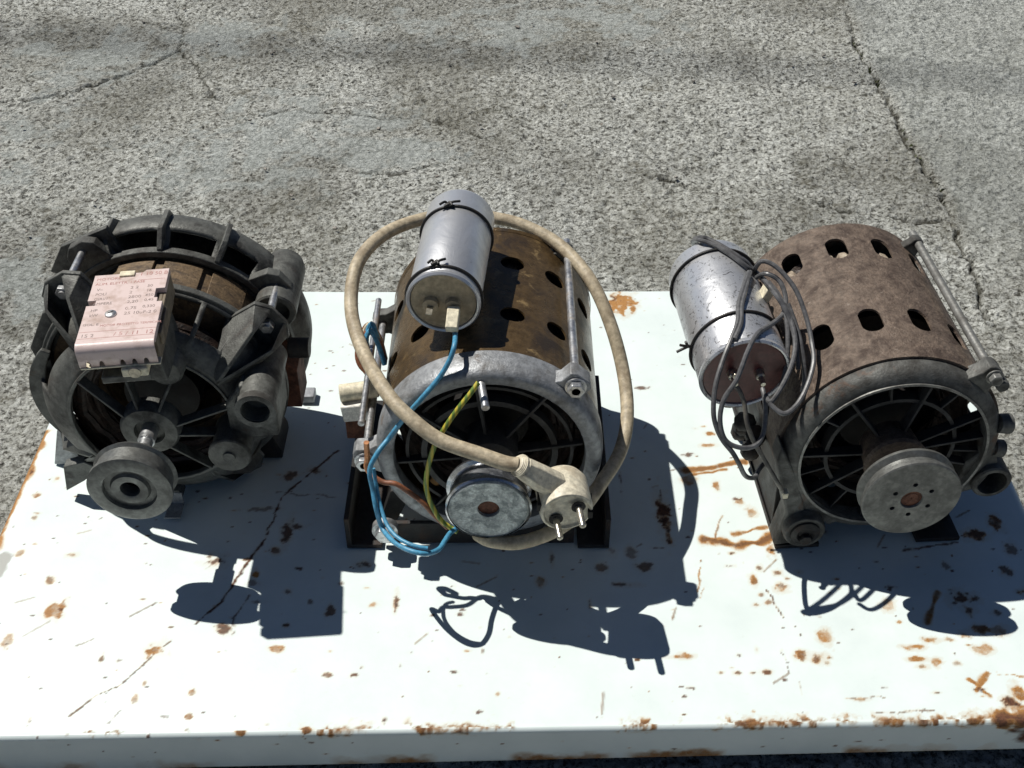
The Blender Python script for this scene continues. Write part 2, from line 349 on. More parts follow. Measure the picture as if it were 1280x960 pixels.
# loose grit
gb = MB()
for i in range(150):
    x = rd.uniform(-1, 1); y = rd.uniform(1.02, 2.1); s = rd.choice((.0015, .002, .0025, .003))*rd.uniform(.7, 1.3)
    mt = rm('Z', rd.uniform(0, 360)) @ rm('X', rd.uniform(-25, 25)) @ rm('Y', rd.uniform(-25, 25))
    gb.box((x, y, GZ+s*.15), (s*rd.uniform(1, 1.7), s, s*rd.uniform(.5, .8)), mt)
o = gb.build('grit', grimy('grit_stone', (.30, .28, .25), (.16, .14, .12), 0, (.8, .95), 90), ang=10); o['kind'] = 'stuff'; o['label'] = 'loose grit scattered over the rough concrete'; o['category'] = 'grit'
# ------------------------------------------------------------------ white enamelled sheet-metal panel
PX0, PX1, PY0, PY1 = -.421, .431, .485, 1.013
panel = thing('metal_panel', (0, .75, 0), 'white enamelled steel panel with rust spots lying on the concrete', 'panel')
pst = .00125; xs = np.linspace(PX0, PX1, int((PX1-PX0)/pst)); 
prof = []   # arc length profile: front flange bottom -> bend -> top -> back bend
rb = .004
for z in np.linspace(-.042, -rb, 30): prof.append((PY0, z, 0))
for k in range(1, 7): a = k/7*math.pi/2; prof.append((PY0+rb-rb*math.cos(a), -rb+rb*math.sin(a), .5))
for y in np.arange(PY0+rb, PY1-rb, pst): prof.append((y, 0, 1))
for k in range(1, 7): a = k/7*math.pi/2; prof.append((PY1-rb+rb*math.sin(a), -rb+rb*math.cos(a), 1))
for z in np.linspace(-rb, -.040, 6): prof.append((PY1, z, 1))
prof = np.array(prof); X, PYY = np.meshgrid(xs, prof[:, 0]); Zp = np.repeat(prof[:, 1][:, None], len(xs), 1); Yp = PYY
topm = np.repeat(prof[:, 2][:, None], len(xs), 1)
V = np.where(topm < .6, PY0+Zp, Yp)        # unrolled coordinate
Zp = np.where(topm == 0, Zp*(1-.22*(X-PX0)/(PX1-PX0)), Zp)
Yp = Yp + .008*(X/.43)*(PY1-Yp)/(PY1-PY0)
crn = np.minimum(np.minimum(X-PX0, PX1-X), .006); Zp = np.where(topm == 1, Zp-(.006-crn)**2*60*(crn < .006), Zp)
dentz = (fbm(X, V, 7, 2, 21)-.5)*.0022; Zp = Zp + np.where(topm > .6, dentz-.0011, 0)
org = np.zeros_like(X); drk = np.zeros_like(X); bare = np.zeros_like(X)
nA = fbm(X, V, 300, 3, 31)-.5; nB = fbm(X, V, 110, 4, 33)-.5; nC = fbm(X, V, 700, 2, 35)-.5
def spot(x, y, rx, ry, o_, d_, soft=.5, dens=1.):
    global org, drk
    sl_ = (np.abs(X-x) < rx*3) & (np.abs(V-y) < ry*3)
    if not sl_.any(): return
    d = np.hypot((X-x)/rx, (V-y)/ry)[sl_] + nB[sl_]*1.5 + nA[sl_]*.8
    k = np.maximum(sstep(1.05, 1.05-soft, d), .38*sstep(1.55, .6, d))*dens
    if o_: org[sl_] = np.maximum(org[sl_], k*o_)
    if d_: drk[sl_] = np.maximum(drk[sl_], sstep(.75, .35, d+nA[sl_]*.9)*d_)
def streak(pts, wd, o_, d_, rag=1.):
    global org, drk
    d = segdist(X+nB*.006*rag, V+nB*.006*rag, pts); q = .35+1.3*vnoise(X, V, 90, 41)
    org = np.maximum(org, sstep(wd*1.7*q, wd*.4*q, d)*o_); drk = np.maximum(drk, sstep(wd*q, wd*.3*q, d+nA*.002)*d_)
for (px, py), rx, ry, o_, d_ in [((-0.3547, 0.5962), 0.01050, 0.01050, 0.75, 0.25), ((-0.2665, 0.5589), 0.00960, 0.00980, 0.8, 0.35), ((-0.3796, 0.5678), 0.00540, 0.00750, 0.6, 0.2), ((-0.3649, 0.6267), 0.00490, 0.00480, 0.6, 0.5), ((-0.3546, 0.6537), 0.00540, 0.00340, 0.6, 0.3), ((-0.3968, 0.6563), 0.00360, 0.00425, 0.6, 0.3), ((-0.3048, 0.5516), 0.00240, 0.00750, 0.5, 0.7), ((-0.3918, 0.7401), 0.00350, 0.00475, 0.6, 0.4), ((-0.4037, 0.7198), 0.00420, 0.00380, 0.6, 0.3), ((-0.3977, 0.6954), 0.00280, 0.00380, 0.4, 0.5), ((-0.2680, 0.5294), 0.00200, 0.00280, 0.5, 0.3), ((-0.2713, 0.5163), 0.00240, 0.00420, 0.5, 0.3), ((-0.2312, 0.5204), 0.00480, 0.00420, 0.6, 0.3), ((-0.2296, 0.5014), 0.00300, 0.00350, 0.6, 0.4), ((-0.1760, 0.5582), 0.00540, 0.00300, 0.7, 0.2), ((-0.1350, 0.5351), 0.00360, 0.00210, 0.5, 0.7), ((-0.2190, 0.5776), 0.00720, 0.00600, 0.4, 0.9), ((-0.1402, 0.5954), 0.00420, 0.00640, 0.4, 0.8), ((-0.1446, 0.4876), 0.00600, 0.00325, 0.8, 0.8), ((-0.1920, 0.4850), 0.00480, 0.00260, 0.7, 0.7), ((-0.2913, 0.5501), 0.00360, 0.00210, 0.3, 0.6), ((-0.3414, 0.5001), 0.00150, 0.00520, 0.3, 0.6), ((-0.1846, 0.6729), 0.00490, 0.01800, 0.3, 0.9), ((-0.1773, 0.6818), 0.01120, 0.00360, 0.3, 0.8), ((-0.2390, 0.6443), 0.00910, 0.00935, 0.4, 0.9), ((-0.1911, 0.7430), 0.00900, 0.00700, 0.4, 0.8), ((-0.1702, 0.7470), 0.00980, 0.00475, 0.4, 0.8), ((-0.1914, 0.6571), 0.00420, 0.00510, 0.4, 0.7), ((-0.2084, 0.7028), 0.01680, 0.00285, 0.2, 0.6), ((-0.2033, 0.6226), 0.00540, 0.00320, 0.2, 0.6), ((-0.1755, 0.6137), 0.00360, 0.00320, 0.3, 0.7), ((-0.1566, 0.6033), 0.00240, 0.00320, 0.2, 0.7), ((-0.1976, 0.6033), 0.00840, 0.00240, 0.2, 0.6), ((-0.2036, 0.6325), 0.00360, 0.00510, 0.9, 0.1), ((0.1121, 0.9898), 0.01360, 0.01820, 0.9, 0.1), ((0.1038, 1.0009), 0.00640, 0.00840, 0.5, 0.8), ((0.1220, 0.9802), 0.00480, 0.00810, 0.9, 0.3), ((0.1794, 0.7920), 0.00630, 0.00315, 0.7, 0.3), ((0.1732, 0.7774), 0.00800, 0.00315, 0.7, 0.2), ((0.1750, 0.7255), 0.00350, 0.00800, 0.6, 0.3), ((0.1526, 0.7332), 0.00630, 0.00600, 0.5, 0.1), ((0.1940, 0.7732), 0.00420, 0.00315, 0.4, 0.2), ((0.2005, 0.6954), 0.00490, 0.00570, 0.5, 0.2), ((0.1921, 0.7066), 0.00350, 0.00475, 0.5, 0.3), ((0.1973, 0.6325), 0.00300, 0.00340, 0.4, 0.7), ((0.1909, 0.6202), 0.00360, 0.00595, 0.6, 0.5), ((0.2111, 0.6275), 0.00480, 0.00340, 0.5, 0.7), ((0.2110, 0.6121), 0.00540, 0.00560, 0.6, 0.6), ((0.2099, 0.6511), 0.00420, 0.00720, 0.7, 0.5), ((0.1980, 0.5977), 0.00300, 0.00240, 0.4, 0.5), ((0.1883, 0.5954), 0.00350, 0.00240, 0.5, 0.4), ((0.2282, 0.6275), 0.00360, 0.00255, 0.4, 0.6), ((0.1943, 0.6057), 0.00240, 0.00225, 0.4, 0.6), ((0.2177, 0.6218), 0.00300, 0.00240, 0.4, 0.6), ((0.2151, 0.5465), 0.00600, 0.00630, 0.8, 0.55), ((0.2269, 0.5429), 0.00720, 0.00560, 0.7, 0.7), ((0.2327, 0.5393), 0.00300, 0.00280, 0.4, 0.8), ((0.2363, 0.5633), 0.00540, 0.00600, 0.5, 0.1), ((0.1872, 0.5315), 0.00480, 0.00280, 0.5, 0.9), ((0.1767, 0.5315), 0.00300, 0.00175, 0.4, 0.8), ((0.1650, 0.5315), 0.00360, 0.00210, 0.4, 0.8), ((0.1540, 0.5322), 0.00250, 0.00150, 0.4, 0.4), ((0.1828, 0.5523), 0.00240, 0.00420, 0.3, 0.5), ((0.1690, 0.5472), 0.00180, 0.00210, 0.2, 0.8), ((0.3010, 0.5530), 0.00960, 0.00300, 0.7, 0.1), ((0.3144, 0.5589), 0.00720, 0.00350, 0.6, 0.2), ((0.3009, 0.5415), 0.00720, 0.00280, 0.7, 0.2), ((0.3022, 0.5351), 0.00480, 0.00280, 0.6, 0.4), ((0.3151, 0.5393), 0.00420, 0.00490, 0.6, 0.1), ((0.3294, 0.5589), 0.00480, 0.00210, 0.4, 0.3), ((0.3292, 0.5372), 0.00300, 0.00210, 0.3, 0.4), ((0.2917, 0.5938), 0.00600, 0.00560, 0.35, 0), ((0.3575, 0.5686), 0.00720, 0.00450, 0.6, 0.7), ((0.3415, 0.5633), 0.00600, 0.00375, 0.5, 0.4), ((0.3679, 0.5671), 0.00840, 0.00525, 0.4, 0.2), ((0.3507, 0.5501), 0.00840, 0.00420, 0.5, 0.1), ((0.3664, 0.5122), 0.00600, 0.00700, 0.8, 0.4), ((0.3576, 0.5027), 0.00540, 0.00520, 0.6, 1), ((0.3064, 0.5115), 0.00360, 0.00140, 0.4, 0.8), ((0.2490, 0.5068), 0.00720, 0.00195, 0.5, 0.3), ((0.3802, 0.6658), 0.01050, 0.00680, 0.6, 0.9), ((0.4008, 0.6773), 0.00720, 0.01020, 0.6, 0.8), ((0.3512, 0.5993), 0.00980, 0.00960, 0.3, 0.9), ((0.3523, 0.5861), 0.00480, 0.00600, 0.3, 0.8), ((0.3937, 0.6259), 0.00560, 0.00560, 0.3, 0.8), ((0.3733, 0.5845), 0.00480, 0.00400, 0.3, 0.7), ((0.3468, 0.6325), 0.00350, 0.00425, 0.2, 0.6), ((0.2557, 0.6702), 0.00360, 0.00340, 0.1, 0.6), ((0.4036, 0.6511), 0.00700, 0.00900, 0.3, 0.7), ((0.1263, 0.6954), 0.00630, 0.02470, 0.6, 1), ((0.1288, 0.6729), 0.00360, 0.01620, 0.6, 0.9), ((0.0935, 0.7332), 0.00175, 0.01300, 0.2, 0.8), ((0.0727, 0.6350), 0.00480, 0.00510, 0.3, 0.7), ((0.1058, 0.6350), 0.00700, 0.00510, 0.3, 0.8), ((0.0892, 0.6169), 0.01260, 0.00320, 0.3, 0.8), ((0.0969, 0.6511), 0.00480, 0.00810, 0.3, 0.5), ((0.0808, 0.6528), 0.00420, 0.00510, 0.2, 0.4), ((0.0221, 0.6202), 0.00360, 0.00510, 0.4, 0.3), ((0.1179, 0.6554), 0.00980, 0.00180, 0.2, 0.8), ((0.0578, 0.6720), 0.00600, 0.00180, 0.2, 0.6), ((0.0606, 0.5977), 0.00180, 0.00640, 0.2, 0.7), ((0.0321, 0.6451), 0.00210, 0.00850, 0.2, 0.7), ((-0.0900, 0.6017), 0.00240, 0.00960, 0.5, 0.9), ((-0.1161, 0.5344), 0.00480, 0.00280, 0.4, 0.9), ((-0.1109, 0.5408), 0.00180, 0.00225, 0.3, 0.7), ((-0.0907, 0.4954), 0.00180, 0.00325, 0.3, 0.9), ((-0.1078, 0.5993), 0.00360, 0.00320, 0.5, 0.1), ((0.1245, 0.5472), 0.01200, 0.00280, 0.6, 0.2), ((-0.0104, 0.5163), 0.00180, 0.00210, 0.6, 0.3), ((-0.1185, 0.6409), 0.00780, 0.00400, 0.3, 0.8), ((-0.1356, 0.6218), 0.00420, 0.00400, 0.1, 0.8), ((-0.0826, 0.5415), 0.00180, 0.00350, 0.2, 0.5), ((-0.0221, 0.5545), 0.00120, 0.00350, 0.2, 0.6), ((0.3713, 0.7332), 0.00000, 0.00000, 0, 0)]:
    if rx: spot(px, py, rx, ry, o_, d_)
for pts, wd, o_, d_ in [([(-0.4198, 0.7995), (-0.4207, 0.7691), (-0.4217, 0.7274), (-0.4220, 0.6900), (-0.4225, 0.6632)], 0.00330, 1, 0.25), ([(0.1566, 0.6641), (0.1817, 0.6571), (0.2038, 0.6615), (0.2176, 0.6702)], 0.00252, 0.95, 0.75), ([(0.1822, 0.6702), (0.2087, 0.6756)], 0.00132, 0.7, 0.3), ([(0.1512, 0.7450), (0.1739, 0.7489), (0.2025, 0.7539)], 0.00240, 0.9, 0.55), ([(0.1561, 0.7391), (0.1875, 0.7470)], 0.00150, 0.8, 0.3), ([(0.1750, 0.6900), (0.1658, 0.6650)], 0.00048, 0.5, 0.5), ([(0.1512, 0.6409), (0.1456, 0.6096)], 0.00060, 0.6, 0.5), ([(0.1987, 0.6096), (0.2069, 0.5814)], 0.00060, 0.3, 0.9), ([(-0.2559, 0.5678), (-0.2635, 0.5589), (-0.2856, 0.5273), (-0.3009, 0.5190), (-0.3143, 0.5027)], 0.00048, 0.45, 0.8), ([(-0.1555, 0.7712), (-0.1960, 0.7150), (-0.2018, 0.6694), (-0.2162, 0.6350), (-0.2262, 0.6033), (-0.2399, 0.5845)], 0.00102, 0.2, 1), ([(-0.2049, 0.6096), (-0.2115, 0.5899), (-0.2161, 0.5746)], 0.00084, 0.2, 0.8), ([(-0.2011, 0.7217), (-0.1493, 0.7160)], 0.00072, 0.1, 0.6), ([(-0.3146, 0.5708), (-0.3271, 0.5633)], 0.00054, 0.3, 0.5), ([(-0.2793, 0.5068), (-0.2848, 0.4968)], 0.00036, 0.2, 0.5), ([(0.1504, 0.6137), (0.1465, 0.6017)], 0.00048, 0.5, 0.3), ([(0.3337, 0.5225), (0.3441, 0.5088)], 0.00192, 1, 0.3), ([(0.3486, 0.5273), (0.3353, 0.5122)], 0.00180, 1, 0.3), ([(0.3173, 0.6494), (0.3630, 0.6580)], 0.00072, 0.2, 0.9), ([(0.3332, 0.6057), (0.3156, 0.5746)], 0.00132, 0.6, 0.5), ([(0.2409, 0.5088), (0.2694, 0.5081)], 0.00042, 0.3, 0.6), ([(0.2013, 0.5523), (0.2023, 0.5308)], 0.00036, 0.2, 0.7), ([(0.2090, 0.5225), (0.2094, 0.5122)], 0.00030, 0.2, 0.5), ([(0.1373, 0.7450), (0.1517, 0.7499)], 0.00036, 0.1, 0.6), ([(0.2578, 0.4954), (0.3007, 0.4968)], 0.00042, 0.3, 0.7), ([(0.3497, 0.5273), (0.3840, 0.5252)], 0.00048, 0.5, 0.1)]:
    streak(pts, wd*1.35, o_, d_)
# rust where the enamel has chipped along the bend, heavier towards the right corner
edge = np.abs(V-PY0-.002); hv = fbm(X, V*.2, 28, 4, 51); amt = .8*sstep(.55, .68, hv*.5+.5*fbm(X, V, 150, 4, 57, .65)+.10*sstep(.1, .43, X)+.05*sstep(-.2, .0, X)-.04*sstep(-.1, -.4, X))
org = np.maximum(org, amt*sstep(.009, .0005, edge+nB*.012+nA*.006)); drk = np.maximum(drk, 1.15*amt*sstep(.0060, .0005, edge+nB*.007+nA*.005))
rc = np.hypot((X-.375)/.045, (V-PY0-.001)/.012)+nB*1.4; org = np.maximum(org, sstep(1.1, .5, rc)); drk = np.maximum(drk, sstep(.9, .35, rc))
rc = np.hypot((X-.372)/.018, (V-PY0+.016)/.018)+nB*1.2; drk = np.maximum(drk, sstep(1, .5, rc))
bot = sstep(.012, .002, (V-PY0+.042)+nB*.012)*(topm == 0)*sstep(.5, .65, fbm(X, V*.1, 18, 3, 55)); org = np.maximum(org, bot*.7); drk = np.maximum(drk, bot*.5)
rs = np.random.default_rng(8)
for i in range(760):
    x = rs.uniform(PX0, PX1); y = rs.uniform(PY0-.04, PY1-.01); s = .00075*rs.lognormal(0, .45)
    if x > .12 and rs.random() < .4: s *= 1.5
    a = rs.random(); spot(x, y, s*rs.uniform(.9, 2.6), s, .55 if a < .35 else .12, .9*(a > .15), .6)
for i in range(38):
    x = rs.uniform(PX0, PX1); y = rs.uniform(PY0, PY1); a = rs.normal(.9, .5); l = rs.uniform(.004, .022)
    m_ = (np.abs(X-x) < .03) & (np.abs(V-y) < .03)
    t = np.clip((X[m_]-x)*math.cos(a)+(V[m_]-y)*math.sin(a), -l/2, l/2); d = np.hypot(X[m_]-x-t*math.cos(a), V[m_]-y-t*math.sin(a))
    k = sstep(.0012, .0003, d+nA[m_]*.001); drk[m_] = np.maximum(drk[m_], k*rs.uniform(.15, .6)); org[m_] = np.maximum(org[m_], k*.3)
gp = np.hypot((X+.412)/.012, (V-.640)/.016)+nB*.8; bare = np.maximum(bare, sstep(1.05, .85, gp))
rust_soft = sstep(.25, .75, fbm(X, V, 14, 4, 61)*.8+.2*sstep(.0, .4, X))*.12
def enamel_mat():
    m, t, b = newmat('rust_pitted_white_enamel'); v = coords(t)
    at = N(t, 'Attribute', attribute_name='wear'); sp = N(t, 'SeparateColor'); L(t, at.outputs['Color'], sp.inputs[0])
    o_, d_, br = sp.outputs
    n = noise(t, v, 22, 6, .6); n2 = noise(t, v, 420, 5, .7); n3 = noise(t, v, 130, 5, .65)
    c = mix(t, ramp(t, n, [(.35, g(0)), (.75, g(1))]), (.765, .845, .83), (.68, .765, .75))
    c = mix(t, ramp(t, n3, [(.62, g(0)), (.78, g(.12))]), c, (.42, .36, .26))
    c = mix(t, br, c, (.40, .41, .38))
    st = ramp(t, n2, [(.3, (.30, .125, .03)), (.52, (.46, .23, .065)), (.75, (.18, .07, .022))])
    of = N(t, 'Math', operation='MULTIPLY'); L(t, o_, of.inputs[0]); L(t, ramp(t, n3, [(.3, g(.35)), (.62, g(1))]), of.inputs[1])
    c = mix(t, ramp(t, o_, [(.0, g(0)), (.45, g(.75)), (1, g(.9))]), c, mix(t, .55, c, (.52, .33, .10)))
    c = mix(t, ramp(t, of.outputs[0], [(.22, g(0)), (.62, g(1))]), c, st)
    dk = ramp(t, n2, [(.35, (.045, .02, .012)), (.65, (.15, .06, .028))])
    c = mix(t, d_, c, dk)
    L(t, c, b.inputs['Base Color'])
    L(t, mix(t, d_, mix(t, o_, g(.36), g(.7)), g(.85)), b.inputs['Roughness'])
    p = bump(t, b, d_, .0006, .6); bump(t, b, n2, .00025, .35, p)
    return m
EN = enamel_mat()
sheet = grid_mesh('sheet', X, Yp-.75, Zp, EN, (np.clip(org+rust_soft*(org > .02), 0, 1), drk, bare)); sheet.parent = panel
q = sheet.modifiers.new('thickness', 'SOLIDIFY'); q.thickness = .001; q.offset = -1
for sx_, x in ((-1, PX0+.0012), (1, PX1-.0012)):
    MB().box((x, (PY0+PY1)/2-.75+.002, -.0225), (.0012, PY1-PY0-.012, .035)).build('side_flange', M['rust'], panel, .0004)
# ------------------------------------------------------------------ shared motor pieces
def spokes(par, mat, n, r0, r1, y0, y1, yh0, yh1, th, start=0, angs=None, cz=.10):
    """radial ribs, each running from the hub (yh) out to the ring (y)"""
    for a in (angs if angs else [start+360*k/n for k in range(n)]):
        t = Vector((-math.sin(R(a)), 0, math.cos(R(a))))*th/2; mb = MB()
        p = [pol(r0, a, yh0, cz), pol(r1, a, y0, cz), pol(r1, a, y1, cz), pol(r0, a, yh1, cz)]
        mb.add([q-t for q in p]+[q+t for q in p], [(0, 1, 2, 3), (7, 6, 5, 4), (0, 4, 5, 1), (1, 5, 6, 2), (2, 6, 7, 3), (3, 7, 4, 0)])
        mb.build('spoke', mat, par, .0004)
def coil_ring(mb, y, rc, rt, cz):
    """bundle of enamelled wires bent round the stator end"""
    for k in range(11):
        th = 2*math.pi*k/11; w_ = rt*(.72 if k % 2 else .9)
        mb.tube([pol(rc+w_*math.cos(th)+.0012*math.sin(5*q+k*2), q*360/40, y+w_*math.sin(th)+.0012*math.cos(7*q*.4+k), cz) for q in range(41)], .0036, 6, 1)
def innards(par, y0, y1, rr=.076, cz=.10, pale_lumps=()):
    MB().lathe([(y0+.055, rr), (y1-.055, rr), (y1-.055, .045), (y0+.055, .045)], 48, (0, 0, cz), closed=True).build('stator_core', M['core'], par)
    for k, y in enumerate((y0+.024, y1-.024)):
        mb = MB(); n = 24   # lumpy end windings
        coil_ring(mb, y, .060, .0105, cz)
        mb.build('winding', M['coil'], par, dent=.0006, seed=k)
    for k, y in enumerate(pale_lumps):
        mb = MB()
        for i in range(28): mb.lathe([(-.009, .002), (-.007, .006), (0, .0075), (.007, .006), (.009, .002)], 8, pol(rr-.010+.0015*(i % 3), 360*i/28+4*k, y, cz), (0, 1, .1*(i % 3-1)))
        mb.build('winding_lit_patch', M['pale_lumps'], par, dent=.0008, seed=k+9)
    MB().lathe([(y0+.02, .030), (y1-.02, .030)], 32, (0, 0, cz)).build('rotor', M['hole'], par)  # rotor coloured near-black to imitate the shade deep inside
def tie_rod(par, a, r, y0, y1, rr=.0032, cz=.10, nut=.0065, mat=None):
    mat = mat or M['steel']
    rod = MB().cyl(pol(r, a, y0-.006, cz), pol(r, a, y1+.008, cz), rr).build('tie_rod', mat, par)
    MB().hexa(pol(r, a, y0-.006, cz), pol(r, a, y0-.001, cz), nut).build('nut', mat, rod, .0005)
    MB().cyl(pol(r, a, y0-.001, cz), pol(r, a, y0, cz), nut*1.25).build('washer', mat, rod, .0002)
    return rod
def lug(par, mat, a, r, y0, y1, w=.020, h=.020, cz=.10, inner=.078):
    """ear standing off the end bell that takes a tie rod"""
    t = Vector((-math.sin(R(a)), 0, math.cos(R(a)))); d = Vector((math.cos(R(a)), 0, math.sin(R(a)))); c = Vector((0, 0, cz)); out = r+h/2
    ring = [(inner, -.85*w), (inner, .85*w), (r-.004, w/2), (out-.003, w/2), (out, w/2-.004), (out, -w/2+.004), (out-.003, -w/2), (r-.004, -w/2)]
    n = len(ring); vs_ = [c+d*q+t*s+Vector((0, y, 0)) for y in (y0, y1) for q, s in ring]
    return MB().add(vs_, [tuple(range(n)), tuple(range(2*n-1, n-1, -1))]+[(i, i+n, (i+1) % n+n, (i+1) % n) for i in range(n)]).build('lug', mat, par, .0008)
# ------------------------------------------------------------------ motor with the bright end bell and the cord
m2 = thing('electric_motor', (-.017, .655, 0), 'electric motor with brown perforated shell, bright aluminium end ring and rough zinc pulley', 'motor')
sh = MB().lathe([(.018, .0845), (.188, .0845), (.188, .0828), (.018, .0828)], 96, (0, 0, .10), closed=True).build('shell', M['shell2'])
cc = MB()
for row, off in ((.072, 0), (.140, 3)):
    for k in range(14): slot(cc, 78-25.7*k, row, .0195, .0170, .10)
cut(sh, cc); sh.parent = m2
MB().lathe([(.189, .0848), (.1875, .0858), (.184, .0848)], 96, (0, 0, .10), closed=True).build('shell_lip', M['shell2'], m2)
innards(m2, .02, .18, pale_lumps=(.152,))  # pale lumps added behind the rear holes to imitate sunlit patches
bell = MB().lathe([(.024, .0862), (.012, .0864), (.006, .0856), (.002, .0836), (0, .0805), (.0002, .0748), (.0015, .0728), (.010, .0722), (.016, .074), (.024, .080)], 96, (0, 0, .10), closed=True).build('end_bell', M['alu'], m2)
MB().lathe([(.175, .074), (.175, .0822), (.186, .0822), (.194, .076), (.198, .05), (.198, .02), (.190, .02), (.190, .06)], 64, (0, 0, .10), closed=True).build('rear_bell', M['alu_old'], m2)
spokes(m2, M['grille'], 8, .018, .0712, .006, .012, .004, .014, .0022, 8)
MB().lathe([(.007, .0475), (.007, .052), (.016, .052), (.016, .0475)], 64, (0, 0, .10), closed=True).build('grille_ring', M['grille'], m2)
MB().lathe([(.009, .0615), (.009, .064), (.015, .064), (.015, .0615)], 64, (0, 0, .10), closed=True).build('grille_ring', M['grille'], m2)
MB().lathe([(.022, .022), (.004, .022), (-.004, .020), (-.007, .016), (-.007, .009)], 40, (0, 0, .10)).build('hub', M['grille'], m2)
MB().cyl((0, -.047, .10), (0, .02, .10), .0065).build('shaft', M['turned'], m2)
pl = MB().lathe([(-.028, .007), (-.028, .0275), (-.0290, .0308), (-.0315, .0314), (-.0330, .0285), (-.0475, .0285), (-.0490, .0312), (-.0515, .0314), (-.0528, .0300)], 64, (0, 0, .10), caps=False).build('pulley', M['chrome'], m2)
MB().lathe([(-.0500, .0305), (-.0530, .0287), (-.0536, .0280), (-.0530, .0287), (-.0524, .0255), (-.0528, .0100), (-.0522, .0080), (-.048, .0078)], 56, (0, 0, .10), caps=False).build('face', M['zinc_face'], pl, dent=.0003)
MB().lathe([(-.0495, .0079), (-.0498, .0030), (-.0490, .0018), (-.0490, .0002)], 24, (0, 0, .10)).build('hub_bore', M['rust'], pl)
for a, r in ((47, .0925), (184, .0955), (300, .093)):
    lug(m2, M['alu'], a, r, .006, .020, .021, .017); lug(m2, M['alu_old'], a, r, .176, .186, .021 if a > 90 else .012, .017 if a > 90 else .009); tie_rod(m2, a, r, .005, .186)
MB().cyl((-.0975, .02, .118), (-.0975, .178, .118), .0026).build('conduit', M['steel'], m2)
# earth stud
MB().lathe([(0, .0075), (.006, .006), (.009, .004)], 16, (-.006, .010, .176), (.0, -1, -.1)).build('stud_boss', M['alu'], m2)
MB().cyl((-.006, .006, .1755), (-.0015, -.024, .1725), .0030).build('earth_stud', M['steel'], m2, .0004)
# cradle
for s, xa, xb in ((-1, -.1165, -.088), (1, .070, .0955)):
    MB().prism([(xa, .0), (xb, .0), (xb, .004), (xa+.004 if s < 0 else xb, .004), (xa+.004 if s < 0 else xb, .034), (xa if s < 0 else xb-.004, .034), (xa if s < 0 else xb-.004, .004), (xa, .004)] if s > 0 else [(xa, 0), (xb, 0), (xb, .004), (xa+.004, .004), (xa+.004, .034), (xa, .034)], .0, .178).build('foot_rail', M['black_iron'], m2, .0006)
MB().box((-.0105, .004, .0155), (.155, .004, .023)).build('cross_bar', M['black_iron'], m2, .0006)
MB().box((-.0105, .172, .0155), (.155, .004, .023)).build('cross_bar', M['black_iron'], m2, .0006)
for x in (-.086, .064):
    for y in (.020, .150): MB().prism([(x-.006, .0045), (x+.006, .0045), (x*.86+.006, .032), (x*.86+.009 if x < 0 else x*.86-.002, .050), (x*.86-.006, .045)], y, y+.012).build('saddle', M['black_iron'], m2, .0005)
fb = MB().cyl((-.084, .002, .024), (-.084, -.004, .024), .0105, n=24).build('washer', M['steel'], m2, .0003)
MB().hexa((-.084, -.004, .024), (-.084, -.010, .024), .0075).build('nut', M['steel'], fb, .0004)
# terminal block and its leads
tb = MB().box((-.1085, .073, .092), (.021, .026, .016), rm('Y', -6)).build('terminal_block', M['white_pl'], m2, .0012)
MB().cyl((-.090, .075, .1065), (-.1205, .071, .1045), .0072, n=20).build('cord_gland', M['cream'], tb, .0008)
MB().prism([(-.118, .060), (-.098, .060), (-.098, .084), (-.118, .084)], .066, .074).build('bracket', M['rust'], m2, .0005)
for k, (mn, dz, dy) in enumerate((('brown', 0, 0), ('blue', .004, -.006), ('brown', -.004, .006), ('cream', .001, .012), ('copper', -.002, .017), ('blue', .006, .004))):
    MB().tube([(-.090, .085+dy*.4, .104), (-.101+dz, .088+dy, .113), (-.1045+dz*.8, .096+dy, .128+dz), (-.098+dz*.5, .103+dy*.7, .142+dz), (-.090, .097+dy*.4, .137), (-.085, .090+dy*.3, .120)], .0021, 8).build('lead', M[mn], m2)
def lm2(pts): return [Vector(p)-Vector((-.017, .655, 0)) for p in pts]
MB().tube(lm2([(-0.0235, 0.6420, 0.1870), (-0.0292, 0.6370, 0.1810), (-0.0383, 0.6320, 0.1704), (-0.0477, 0.6290, 0.1556), (-0.0556, 0.6270, 0.1396), (-0.0612, 0.6270, 0.1180), (-0.0634, 0.6280, 0.0964), (-0.0600, 0.6270, 0.0788), (-0.0525, 0.6230, 0.0656), (-0.0411, 0.6190, 0.0585)]), .0019, 10).build('earth_wire', M['yg'], m2)
MB().tube(lm2([(-0.1017, 0.6390, 0.0955), (-0.0957, 0.6370, 0.0933), (-0.0866, 0.6350, 0.0936), (-0.0767, 0.6330, 0.0863), (-0.0673, 0.6300, 0.0791), (-0.0575, 0.6270, 0.0666), (-0.0483, 0.6210, 0.0607)]), .0020, 10).build('brown_wire', M['brown'], m2)
MB().tube(lm2([(-0.1077, 0.6490, 0.1230), (-0.1083, 0.6490, 0.1074), (-0.1093, 0.6470, 0.1002), (-0.1064, 0.6440, 0.0956), (-0.1017, 0.6390, 0.0955)]), .0022, 8).build('brown_wire', M['copper'], m2)
